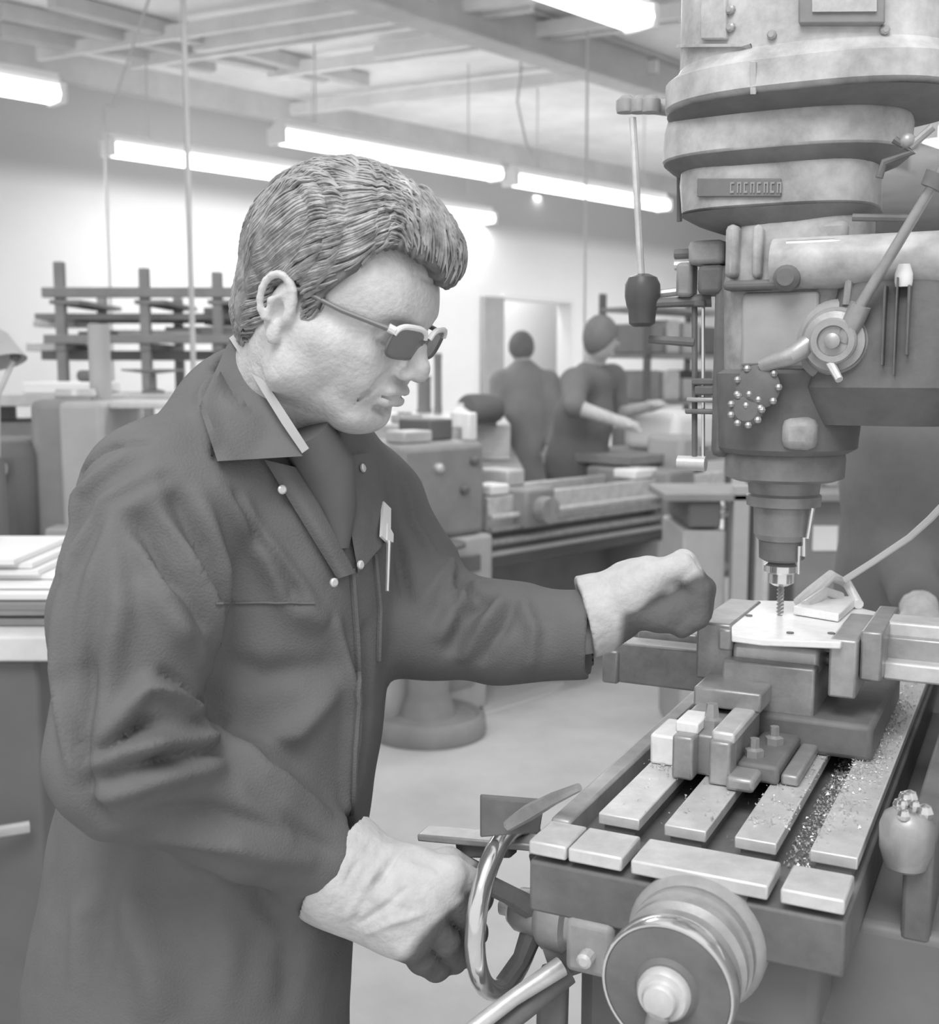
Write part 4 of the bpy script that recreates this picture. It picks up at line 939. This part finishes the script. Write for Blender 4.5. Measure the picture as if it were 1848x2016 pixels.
# ================= THE WORKSHOP BEHIND =================
cloth_d = mat('dark overalls', .2, .9, 0, .08, 8); cloth_g = mat('grey dust coat', .30, .9, 0, .08, 8); hair_dk = mat('dark hair', .2, .7, 0, .1, 20)
mach = mat('workshop machine grey', .30, .55, 0, .15, 4); mach_l = mat('workshop light grey', .48, .6, 0, .12, 4); mach_d = mat('workshop dark grey', .17, .6, 0, .1, 4)
paper = mat('white paper', .92, .8); wood = mat('rack timber', .30, .85, 0, .15, 5); tin = mat('tin', .6, .4, .2, .15, 8)
def figure(name, label, head, rh, neck, hips, sh, el, ha, feet, cloth, face_dir, skirt=.0, hand_r=.035, h=.014):
    # standing worker: joints in world space, left/right lists
    al = [head, neck, hips]+sh+el+ha+feet; lo = np.min(al, 0)-.28; hi = np.max(al, 0)+.28; lo[2] = 0
    b = Field(lo, hi, h); b.ell(head, (rh*.82, rh*.82, rh*1.12), k=0); b.cap(head, neck, rh*.55, rh*.55, k=.02)
    b.cap(head+face_dir*rh*.7-Z*rh*.1, head+face_dir*rh*1.0-Z*rh*.25, .018, k=.02)
    b.cap(neck-Z*.08, hips, .10, .11, k=.05)
    for i in (0, 1):
        b.chain([sh[i], el[i], ha[i]], [.05, .042, .03], k=.03); d = (ha[i]-el[i]).normalized(); b.cap(ha[i], ha[i]+d*.07, hand_r, .028, k=.01)
        for k_ in range(4):
            s_ = d.cross(Z).normalized()*(k_-1.5)*.018; b.cap(ha[i]+d*.05+s_, ha[i]+d*.11+s_-Z*.015, .012, .009, k=.006)
        b.cap(ha[i]+d*.01, ha[i]+d*.05+d.cross(Z).normalized()*.05, .013, .010, k=.008)
        b.cap(hips, feet[i]+Z*.08, .09, .05, k=.03)
        b.cap(feet[i]+Z*.045, feet[i]+face_dir*.16+Z*.04, .04, k=.02)
    v, f = b.mesh(); o = mesh_obj(name, v, f, skin_m); tag(o, label, 'person')
    c = Field(lo, hi, h); c.chain([neck-Z*.05, (neck+hips)/2, hips, hips-Z*(.08+skirt)], [.12, .155, .165, .17+skirt*.15], k=.06)
    m = (sh[0]+sh[1])/2; c.cap(sh[0]*.9+m*.1, sh[1]*.9+m*.1, .085, k=.06)
    for i in (0, 1):
        c.chain([sh[i], el[i]], [.078, .062], k=.03)
        if skirt: c.chain([el[i], ha[i]*.85+el[i]*.15], [.06, .048], k=.02)
        c.cap(hips-Z*.05, feet[i]+Z*.09, .12, .07, k=.03)
    v, f = c.mesh(); mesh_obj('overalls', v, f, cloth, o)
    q = Field(head-Vector((.16, .16, .16)), head+Vector((.16, .16, .18)), .008)
    q.ell(head+Z*.012, (rh*.95, rh*.95, rh*1.18), k=0); q.plane(head-Z*rh*.12+face_dir*rh*.15, face_dir*.7-Z*.75)
    v, f = q.mesh(); mesh_obj('hair', v, f, hair_dk, o)
    for i in (0, 1):
        q = Field(feet[i]-Vector((.25, .25, .02)), feet[i]+Vector((.25, .25, .14)), .01); q.cap(feet[i]+Z*.05, feet[i]+face_dir*.17+Z*.045, .05, k=.01); q.plane((0, 0, .005), (0, 0, -1))
        v, f = q.mesh(); mesh_obj('shoe', v, f, black, o)
    return o
# worker leaning over the bench
D = 6.4; FD = (U*.9-V*.3).normalized()
hd = P(1182, 668, D); nk = P(1165, 735, D+.1); hp = P(1135, 905, D+.2)
figure('person', 'dark-haired worker with bare forearms leaning over a bench in the background', hd, .105, nk, hp,
       [P(1130, 755, D-.1), P(1205, 745, D+.35)], [P(1130, 800, D-.35), P(1215, 815, D+.3)], [P(1225, 832, D-.4), P(1280, 800, D+.1)],
       [onz(1100, 1280, 0)+Vector((.02, 0, 0)), onz(1170, 1268, 0)], cloth_d, FD)
D = 8.3
hd = P(1026, 686, D); nk = P(1030, 725, D); hp = P(1042, 900, D)
figure('person', 'worker in a grey dust coat standing with back turned near the doorway', hd, .098, nk, hp,
       [P(985, 752, D), P(1080, 752, D)], [P(975, 830, D-.05), P(1092, 835, D-.05)], [P(985, 885, D-.2), P(1080, 885, D-.2)],
       [onz(1020, 1145, 0), onz(1065, 1145, 0)], cloth_g, -Vector((0, -1, 0)), skirt=.3)
# second operator behind the mill at the right edge
D = 2.35
hd = P(1813, 600, D); nk = P(1823, 745, D); hp = P(1823, 1130, D+.05)
figure('person', 'worker in a grey coat with back turned, cropped by the right edge behind the mill', hd, .105, nk, hp,
       [P(1783, 870, D-.05), P(1973, 850, D+.1)], [P(1770, 1060, D-.0), P(2008, 1060, D)], [P(1808, 1195, D-.2), P(1968, 1195, D-.2)],
       [P(1803, 1008, D)*1.0-Z*P(1803, 1008, D).z, P(1928, 1008, D)-Z*P(1928, 1008, D).z], mat('charcoal coat', .2, .9, 0, .1, 12, .2, 60), Vector((.2, 1, 0)).normalized(), skirt=.35, h=.011)

# --- lathe
LO = onz(955, 978, .95); LO.z = 0
def L(s, t, z): return LO+U*s+V*t+Z*z
la = thing('lathe', L(.8, .2, 0), 'long workshop lathe with ribbed bed rails behind the left glove', 'lathe')
MB().box((-.05, .02, .62), (1.9, .38, .80), L).build('bed', mach_d, la, bevel=.01)
for t_, z_, m_, w_ in [(-.02, .935, steel, .05), (.30, .935, steel, .05)]: MB().box((-.0, t_, z_-.14), (1.9, t_+w_, z_+.012), L).build('way', m_, la, bevel=.004)
for z_, r_, m_ in [(.862, .013, steel), (.808, .013, steel_mid), (.752, .016, steel_mid), (.70, .012, mach_l)]: MB().tube([L(-.02, -.05, z_), L(1.85, -.05, z_)], r_, 10).build('feed_rod', m_, la)
MB().box((-.55, -.06, .80), (-.06, .42, 1.20), L).build('headstock', mach, la, bevel=.03)
MB().box((-.60, -.08, .55), (-.03, .44, .80), L).build('gearbox', mach_l, la, bevel=.02)
MB().lathe(L(-.06, .18, 1.08), U, [(.06, 0), (.06, .03), (.11, .035), (.11, .10), (.05, .11)], 24).build('chuck', steel_mid, la)
for s_, z_ in [(-.48, 1.05), (-.35, 1.1), (-.2, 1.0), (-.14, 1.12)]: MB().lathe(L(s_, -.06, z_), -V, [(.02, 0), (.02, .02), (.012, .03)], 14).build('knob', tin if s_ == -.35 else mach_d, la)
for s_, z_, d_ in [(-.45, .68, .03), (-.25, .70, .05)]: MB().box((s_, -.10, z_-.05), (s_+.12, -.08, z_+.02), L).build('gear_plate', tin if s_ < -.4 else mach_d, la, bevel=.004)
MB().box((-.6, -.02, 0), (-.0, .40, .55), L).build('pedestal', mach_l, la, bevel=.02)
MB().box((1.3, -.02, 0), (1.9, .40, .62), L).build('pedestal', mach_l, la, bevel=.02)
MB().box((0, .05, .28), (1.3, .36, .33), L).build('swarf_tray', mach, la, bevel=.01)
MB().box((0, .30, .0), (1.3, .34, .62), L).build('rear_panel', mach, la)
MB().box((1.25, -.10, .70), (1.5, .44, .99), L).build('carriage', mach, la, bevel=.02)
MB().box((1.6, .06, .95), (1.8, .30, 1.15), L).build('tailstock', mach_l, la, bevel=.03)
for k_, (s_, z_) in enumerate([(-.5, .4), (-.5, .2), (1.4, .45), (1.4, .2)]): MB().box((s_, -.035, z_-.07), (s_+.4, -.02, z_+.07), L).build('drawer_front', mach, la, bevel=.004)
for q, sz, m_, nm, lab in [
    ((-.46, .02), (.16, .12, .05), tin, 'tray', 'pale shallow tray on top of the lathe headstock next to the coat'),
    ((-.24, .10), (.14, .2, .09), mach_d, 'tool_box', 'dark tool box on top of the lathe headstock'),
    ((-.12, -.02), (.05, .05, .12), paper, 'small_box', 'small upright white box on the right end of the lathe headstock')]:
    tag(MB().box((q[0], q[1], 1.202), (q[0]+sz[0], q[1]+sz[1], 1.202+sz[2]), L).build(nm, m_, bevel=.008), lab, 'box')
tag(MB().lathe(L(.22, .12, .952), U, [(.03, 0), (.035, .01), (.035, .18), (.02, .2)], 16).build('shaft_blank', steel_mid), 'round metal blank lying on the lathe bed beside the small white box', 'metal bar') if False else None
MB().box((.16, -.10, .80), (.36, .40, .975), L).build('saddle_apron', mach, la, bevel=.015); MB().box((.20, .05, .975), (.32, .25, 1.05), L).build('tool_post', tin, la, bevel=.01)
MB().tube([L(.26, -.10, .88), L(.26, -.16, .88)], .06, 18).build('apron_wheel', steel_mid, la)
tag(MB().box((.02, -.02, .953), (.14, .10, 1.0), L).build('paper_box', paper, bevel=.01), 'small white box lying on the left end of the lathe bed', 'box')
tag(MB().box((1.1, -.0, .953), (1.3, .14, 1.0), L).build('paper_box', paper, bevel=.01), 'small white box on the lathe bed below the bare forearm of the worker', 'box')

# --- bench beyond the lathe with bright things on it
def bench(name, c, L_, W_, hgt, label, m, dirv=U, under=True):
    n_ = Vector((-dirv.y, dirv.x, 0)); t = thing(name, c, label, 'workbench')
    fr_ = lambda x, y, z: Vector((c.x, c.y, 0))+dirv*x+n_*y+Z*z
    MB().box((-L_/2, -W_/2, hgt-.05), (L_/2, W_/2, hgt), fr_).build('bench_top', m, t, bevel=.005)
    for sx in (-1, 1):
        for sy in (-1, 1): MB().box((sx*(L_/2-.1)-.04, sy*(W_/2-.08)-.04, 0), (sx*(L_/2-.1)+.04, sy*(W_/2-.08)+.04, hgt-.05), fr_).build('leg', mach_d, t)
    if under: MB().box((-L_/2+.1, -W_/2+.1, .25), (L_/2-.1, W_/2-.1, .29), fr_).build('shelf', mach_d, t); MB().box((-L_/2+.15, -W_/2+.12, .29), (0, W_/2-.12, hgt-.12), fr_).build('drawer_unit', mach, t, bevel=.005)
    return fr_
c = P(1310, 880, 6.9); b1 = bench('workbench', Vector((c.x, c.y, 0)), 1.5, .6, 1.05, 'grey workbench that the bare-armed worker leans over', mach)
tag(MB().box((-.30, -.28, 1.052), (.12, .1, 1.27), b1).build('white_bundle', paper, bevel=.05, seg=4), 'large white bundle of paper on the bench beside the bare forearm', 'bundle')
b2 = bench('workbench', Vector((-.22, 7.3, 0)), 2.7, 1.0, 1.0, 'cluttered workbench seen just past the chin and chest of the machinist', mach, Vector((0, 1, 0)))
tag(MB().box((-.75, -.45, 1.002), (1.2, .45, 1.03), b2).box((-.75, -.45, 1.03), (-.70, .45, 1.17), b2).box((1.15, -.45, 1.03), (1.2, .45, 1.17), b2).box((-.75, -.45, 1.17), (1.2, .45, 1.20), b2).build('bench_riser', tin, bevel=.004), 'low riser shelf standing on the cluttered bench past the machinist chin', 'shelf')
for px, pb, w_, h_, zs_, m_, lab in [
    (905, 842, .10, .13, 1.2, paper, 'bright white jug standing right of the machinist mouth on the cluttered bench'),
    (900, 912, .12, .12, 1.0, paper, 'white crumpled rag on the near bench left of the lathe bed'),
    (760, 874, .16, .05, 1.0, paper, 'small bright tray directly under the machinist chin'),
    (800, 832, .16, .05, 1.2, tin, 'flat pale tin-coloured tray on the riser at the machinist chin height'),
    (845, 880, .18, .10, 1.0, mach_d, 'dark metal block on the cluttered bench in front of the riser'),
    (945, 838, .16, .18, 1.2, mach_d, 'dark rounded motor on the riser left of the worker in the grey coat'),
    (835, 812, .11, .26, 1.2, mach, 'upright grey cylinder on the riser behind the machinist lips'),
    (862, 814, .06, .42, 1.2, mach, 'dark narrow post standing close to the machinist nose'),
    (880, 870, .07, .08, 1.0, tin, 'small pale can on the bench under the white jug'),
    ]:
    c = onz(px, pb, zs_)+Z*h_/2; t = thing('workshop_item', c-Z*h_/2, lab, 'workshop item')
    if 'jug' in lab: t.name = 'jug'; t['category'] = 'jug'; MB().lathe(c-Z*h_/2, Z, [(w_*.42, 0), (w_*.5, .01), (w_*.5, h_*.6), (w_*.2, h_*.85), (w_*.2, h_)], 18).build('vessel', m_, t); vz_ = t.children[0]; MB().tube([c+U*w_*.4-Z*h_*.1, c+U*w_*.75+Z*h_*.1, c+U*w_*.2+Z*h_*.3], .008, 8).build('jug_handle', m_, vz_)
    elif 'rag' in lab: t.name = 'rag'; t['category'] = 'rag'; MB().ball(c, w_*.5, 12, (1.2, 1, .9)).build('cloth_fold', m_, t); MB().ball(c+U*.05-Z*.02, w_*.4, 12, (1.2, 1, .7)).build('cloth_fold', m_, t)
    elif 'can ' in lab or 'cylinder' in lab or 'post' in lab: t.name = 'can' if 'can ' in lab else 'metal_cylinder'; t['category'] = 'can' if 'can ' in lab else 'cylinder'; MB().lathe(c-Z*h_/2, Z, [(w_*.5, 0), (w_*.5, h_*.1), (w_*.45, h_*.12), (w_*.45, h_*.9), (w_*.5, h_*.92), (w_*.5, h_)], 18).build('can_body', m_, t)
    elif 'motor' in lab: t.name = 'motor'; t['category'] = 'motor'; MB().lathe(c-U*.12, U, [(.03, -.04), (.03, 0), (.075, .01), (.085, .03), (.085, .2), (.075, .24)], 20).build('motor_body', m_, t); MB().box((-.08, -.05, 0), (.08, .05, .03), lambda x, y, z: c-Z*.1+U*x+V*y+Z*z).build('motor_foot', m_, t)
    else:
        t.name = 'tray' if 'tray' in lab else 'metal_block'; t['category'] = 'tray' if 'tray' in lab else 'metal block'
        MB().box((-w_/2, -w_*.35, -h_/2), (w_/2, w_*.35, h_/2), lambda x, y, z: c+U*x+V*y+Z*z).build('block_body', m_, t, bevel=.01)
        MB().box((-w_*.3, -w_*.2, h_/2), (w_*.1, w_*.2, h_*.8), lambda x, y, z: c+U*x+V*y+Z*z).build('block_top', m_, t, bevel=.006)
# --- shelving with boxes at the right of the workers
sh = thing('shelving', P(1320, 1008, 8)-Z*P(1320, 1008, 8).z, 'open metal shelving seen left of the mill quill, loaded with boxes', 'shelving')
s0 = onplane(1275, 700, P(1275, 700, 8.2), V); fr_ = lambda x, y, z: Vector((s0.x, s0.y, 0))+U*x+V*y+Z*z
for x in (0, 1.1):
    for y in (0, .4): MB().box((x, y, 0), (x+.04, y+.04, 2.05), fr_).build('post', mach_d, sh)
SZ = [.4, .85, 1.28, 1.62, 1.95]
for z_ in SZ: MB().box((0, 0, z_-.03), (1.14, .44, z_), fr_).build('shelf', mach, sh)
bi = 0
for li, z_ in enumerate(SZ[1:4]):
    x = .06; nb_ = 0
    while x < .95:
        w_ = random.uniform(.14, .26); h_ = random.uniform(.14, .26); o = MB().box((x, .05, z_+.002), (x+w_, .36, z_+h_), fr_).build('storage_box', [mach, tin, mach_l, mach_d][bi % 4], bevel=.012); nb_ += 1
        tag(o, ['first', 'second', 'third', 'fourth', 'fifth', 'sixth'][nb_-1]+' box from the left on the '+['lower', 'middle', 'upper'][li]+' shelf of the metal shelving', 'box', 'storage boxes on the metal shelving'); x += w_+.05; bi += 1
# --- pedestal with a heavy round foot
pc = onz(842, 1442, 0); pd = thing('pedestal_stand', pc, 'round cast pedestal foot and column standing on the floor behind the coat', 'stand')
MB().lathe(pc, Z, [(.235, 0), (.245, .02), (.24, .07), (.22, .09), (.20, .075), (.12, .085), (.10, .14), (.088, .17), (.085, .72), (.10, .74), (.10, .78)], 40).build('column', mach, pd, angle=40)
MB().lathe(pc, Z, [(.12, .78), (.16, .785), (.16, .80), (.10, .805)], 30).build('stand_top', mach_d, pd)
tag(MB().poly([onz(955, 1408, .0), onz(1085, 1368, .0), onz(1110, 1346, .0), onz(930, 1346, .0)], (0, 0, .01)).build('paper_sheet', mat('dusty sheet', .75, .8)), 'pale sheet lying on the floor right of the round pedestal foot', 'sheet')
# --- cabinet and post seen under the mill head
cb = thing('metal_cabinet', P(1430, 1008, 4.6)-Z*P(1430, 1008, 4.6).z, 'light grey metal cabinet standing behind the vise and left of the quill', 'cabinet')
c = P(1430, 1008, 4.6); fr_ = lambda x, y, z: Vector((c.x, c.y, 0))+Vector((x, y, z))
zt_ = P(1430, 985, 4.6).z
MB().box((-.17, 0, 0), (.0, .5, P(1430, 1045, 4.6).z), fr_).build('cabinet_body', mach_l, cb, bevel=.01)
MB().box((-.15, 0, P(1430, 1040, 4.6).z), (-.02, .5, zt_), fr_).build('cabinet_recess', mach_d, cb, bevel=.01)
MB().box((.02, -.04, 0), (.08, .02, P(1430, 955, 4.6).z), fr_).build('post', mach_l, cb); MB().box((.11, -.04, 0), (.14, .02, P(1430, 955, 4.6).z), fr_).build('post', mach_l, cb)
MB().box((-.25, -.04, zt_), (.9, .4, zt_+.03), fr_).build('cabinet_top', mach, cb, bevel=.005)
MB().box((.3, .1, 0), (.9, .5, zt_), fr_).build('cabinet_body', mach, cb, bevel=.01)
MB().box((.86, .09, P(1640, 1085, 4.7).z), (.96, .10, P(1640, 1035, 4.7).z), lambda x, y, z: Vector((P(1640, 1060, 4.6).x-.91+x, c.y+y, z))).build('label_card', paper, cb)
for px, py, r_, lab in [(1632, 966, .035, 'larger pale jar standing on the cabinet beside the quill collar'), (1600, 1060, .03, 'smaller pale jar at the left of the other jar under the mill head')]:
    q = P(px, 985, 4.85); q.z = zt_+.033+r_; tag(MB().lathe(q-Z*r_, Z, [(r_*.9, 0), (r_, .01), (r_, r_*1.6), (r_*.7, r_*1.9), (r_*.7, r_*2.1)], 16).build('jar', tin), lab, 'jar')
# --- timber rack on the left
D = 6.6; R0 = P(125, 730, D); rk = thing('timber_rack', Vector((R0.x, R0.y, 0)), 'open timber rack with three tall posts against the back wall at left', 'rack')
X = lambda px: P(px, 730, D).x-R0.x
ZZ = lambda py: P(125, py, D).z
fr_ = lambda x, y, z: Vector((R0.x+x, R0.y+y, z))
for px, py in [(125, 518), (290, 530), (432, 538)]:
    MB().box((X(px)-.026, -.03, 0), (X(px)+.026, .03, ZZ(py)), fr_).build('post', wood, rk, bevel=.004)
    MB().box((X(px)-.026, .72, 0), (X(px)+.026, .78, ZZ(py)-.12), fr_).build('post', wood, rk, bevel=.004)
for py, th, y_ in [(578, .055, -.06), (668, .05, -.06)]: MB().box((X(95), y_, ZZ(py)-th/2), (X(560), y_+.05, ZZ(py)+th/2), fr_).build('rail', wood, rk, bevel=.004)
for px in (125, 290, 432): MB().box((X(px)-.05, -.04, ZZ(600)), (X(px)+.12, .75, ZZ(592)), fr_).build('cross_arm', wood, rk); MB().box((X(px)-.03, -.04, ZZ(690)), (X(px)+.03, .75, ZZ(676)), fr_).build('cross_arm', wood, rk)
MB().box((X(60), .1, ZZ(628)), (X(560), .7, ZZ(616)), fr_).build('shelf_board', wood, rk); MB().box((X(70), .1, ZZ(708)), (X(560), .7, ZZ(690)), fr_).build('shelf_board', mach_d, rk)
stock = [((150, 372), (648, 660), .2, tin), ((300, 440), (640, 656), .3, tin), ((30, 118), (625, 640), .3, tin), ((20, 118), (672, 690), .25, tin), ((380, 440), (600, 636), .3, wood), ((150, 215), (652, 668), .05, mach_d)]
labs = ['long pale flat bar on the rack behind the first post', 'pale flat bar near the machinist neck on the rack', 'short pale board poking out left of the rack, upper level', 'short pale board poking out left of the rack, lower level', 'dark wooden box on the upper rack level by the machinist ear', 'dark flat offcut on the lower rack level']
for (xs, ys, yo, m_), lab in zip(stock, labs):
    tag(MB().box((X(xs[0]), yo, ZZ(ys[1])), (X(xs[1]), yo+.25, ZZ(ys[0])), fr_).build('bar_stock' if 'bar' in lab else 'board', m_, bevel=.006), lab, 'stock')
# cabinet, column and things left of the shoulder
c = P(125, 1008, 3.7); fl = lambda x, y, z: Vector((c.x+x, c.y+y, z))
mc = thing('grinding_machine', Vector((c.x, c.y, 0)), 'boxy grey machine standing left of the machinist shoulder', 'machine')
MB().box((-.10, 0, 0), (.10, .5, P(125, 785, 3.7).z), fl).build('cabinet_body', mach, mc, bevel=.03)
MB().box((.0, -.02, 0), (.14, .45, P(125, 790, 3.7).z), fl).build('front_panel', mach_l, mc, bevel=.02)
MB().lathe(fl(.02, .1, P(125, 785, 3.7).z), Z, [(.06, 0), (.065, .01), (.06, .03)], 20).build('bright_cap', tin, mc)
MB().tube([fl(.07, .2, 1.3), fl(.07, .2, P(150, 640, 3.9).z)], .035, 16).build('machine_column', mach_l, mc)
MB().box((.14, .05, 1.38), (.35, .4, 1.40), fl).build('side_table', tin, mc, bevel=.004)
MB().box((-.35, -.05, .9), (-.08, .35, 1.28), fl).build('motor_box', mach_d, mc, bevel=.05, seg=3)
MB().box((-.4, -.1, .0), (-.12, .3, .9), fl).build('machine_base', mach_d, mc, bevel=.02)
MB().tube([fl(-.34, -.08, 1.21), fl(-.14, -.1, 1.2)], .02, 12).build('bright_bar', tin, mc)
MB().box((-.02, -.12, .55), (.14, -.02, 1.02), fl).build('door_panel', mach_l, mc, bevel=.01)
lp = thing('desk_lamp', P(10, 700, 3.4)-Z*P(10, 700, 3.4).z, 'pale jointed desk lamp cut off by the left edge beside the rack', 'lamp')
MB().lathe(P(-15, 650, 3.4), Vector((.3, -.2, -1)), [(.02, 0), (.04, .02), (.06, .07), (.075, .10)], 20, cap=False).build('lamp_shade', mach_l, lp)
MB().tube([P(-10, 650, 3.4), P(30, 702, 3.4), P(-5, 780, 3.4), P(-5, 900, 3.4)], .008, 8).build('lamp_arm', tin, lp); MB().ball(P(30, 702, 3.4), .016).build('lamp_joint', mach_d, lp)
q = P(-5, 900, 3.4); MB().lathe(Vector((q.x, q.y, .0)), Z, [(.12, 0), (.12, .02), (.03, .04), (.02, q.z)], 20).build('lamp_stand', mach_d, lp)
for q0, q1, lab in [((112, 742), (.10, .02), 'light tray behind the shoulder, below the rack'), ((300, 740), (.22, .05), 'flat dark pan standing on papers below the rack')]:
    pass
c = P(290, 780, 5.0); b3 = bench('workbench', Vector((c.x, c.y+.2, 0)), 1.8, .7, P(290, 775, 5).z, 'pale topped bench below the timber rack, just over the shoulder', tin, Vector((1, 0, 0)))
bz = P(290, 775, 5).z
pn_ = thing('balance_pan', b3(.0, -.1, bz), 'dark flat pan on a stem standing on the bench below the rack', 'pan')
MB().lathe(b3(.0, -.1, bz), Z, [(.05, 0), (.05, .01), (.015, .02), (.015, .09)], 16).build('stem', mach, pn_); MB().lathe(b3(.0, -.1, bz+.085), Z, [(.03, 0), (.13, .012), (.135, .02), (.0, .014)], 24).build('pan_dish', mach, pn_)
tag(MB().box((-.5, -.3, bz), (-.2, .1, bz+.05), b3).build('white_tray', paper, bevel=.01), 'white tray on the bench below the rack, left of the dark pan', 'tray')
tag(MB().box((-.34, -.1, bz+.05), (-.26, 0, bz+.10), b3).build('small_motor', mach_d, bevel=.02), 'small dark block standing in the white tray', 'block')
# near left bench with papers and boards
bt = .985; c = onz(48, 1232, bt); c.z = 0
b4 = bench('workbench', Vector((c.x-.75, c.y+.35, 0)), 1.7, .9, bt, 'near workbench at the left edge with a pale worn top', mat('worn bench top', .75, .7, 0, .12, 6), Vector((1, 0, 0)))
f4 = lambda px, py, d: P(px, py, d)
MB().box((-.80, -.42, .0), (.80, .40, bt-.05), b4).build('bench_cupboard', mach_d, [o for o in bpy.data.objects if o.get('label', '').startswith('near workbench')][0], bevel=.01)
tag(MB().tube([b4(.55, -.45, .60), b4(.68, -.50, .60), b4(.78, -.45, .60)], .012, 10).build('drawer_pull', tin), 'pale bent handle sticking out of the near left bench', 'handle')
for k_, (w_, m_, n_) in enumerate([(.0, wood, 'dark'), (.03, tin, 'pale'), (-.02, wood, 'second dark'), (.02, paper, 'white topmost')]):
    tag(MB().box((.35, -.36+w_*.5, bt+.001+k_*.017), (.86+w_*.2, .1, bt+.016+k_*.017), b4).build('board', m_, bevel=.003), n_+' board in the stack at the end of the near left bench', 'board')
pm = MB(); 
for k_ in range(5):
    z_ = bt+.070+k_*.012; pm.box((.45+random.uniform(-.03, .03), -.30+random.uniform(-.03, .03), z_), (.84-.03*k_+random.uniform(-.02, .02), .05, z_+.010), b4)
tag(pm.build('paper_stack', paper), 'loose stack of white papers on the boards at the left edge', 'papers')
tag(MB().ball(b4(.52, -.1, bt+.175), .055, 14, (1.3, 1, .8)).build('crumpled_cloth', paper), 'crumpled white cloth on top of the papers at the left edge', 'cloth')
tag(MB().box((.40, -.40, bt+.069), (.60, -.32, bt+.13), b4).build('oil_stone_box', mach, bevel=.01), 'small grey box in front of the white papers', 'box')
# pipes and cords from the roof
p = P(380, 700, 5.2); q = P(372, 0, 5.2)
tag(MB().tube([Vector((p.x, p.y, 0)), Vector((p.x, p.y, HC))], .0125, 10).build('conduit_pipe', mach_l), 'thin pale conduit pipe rising to the roof left of the machinist', 'pipe')
p = P(214, 500, 7.6); tag(MB().tube([Vector((p.x, p.y, 1.0)), Vector((p.x, p.y, 3.2)), P(222, 210, 7.6), P(245, 140, 7.8), Vector((p.x+.3, p.y+.2, HC))], .009, 6).build('electric_cord', beam_m), 'thin dark electric cord hanging from the roof at the end of the left lamp', 'cord')
p = P(1153, 400, 8.3); tag(MB().tube([Vector((p.x, p.y, 1.0)), Vector((p.x, p.y, HC))], .010, 6).build('electric_cord', beam_m), 'thin cord hanging from the roof left of the brake rod', 'cord')
p = P(1030, 230, 8.8); tag(MB().tube([P(1060, 330, 8.8), P(1035, 280, 8.8), P(1018, 200, 8.8), P(1025, 150, 8.8), Vector((P(1025, 100, 8.8).x, P(1025, 100, 8.8).y, HC))], .009, 6).build('electric_cord', beam_m), 'curved thin cord looping down between the two right lamps', 'cord')
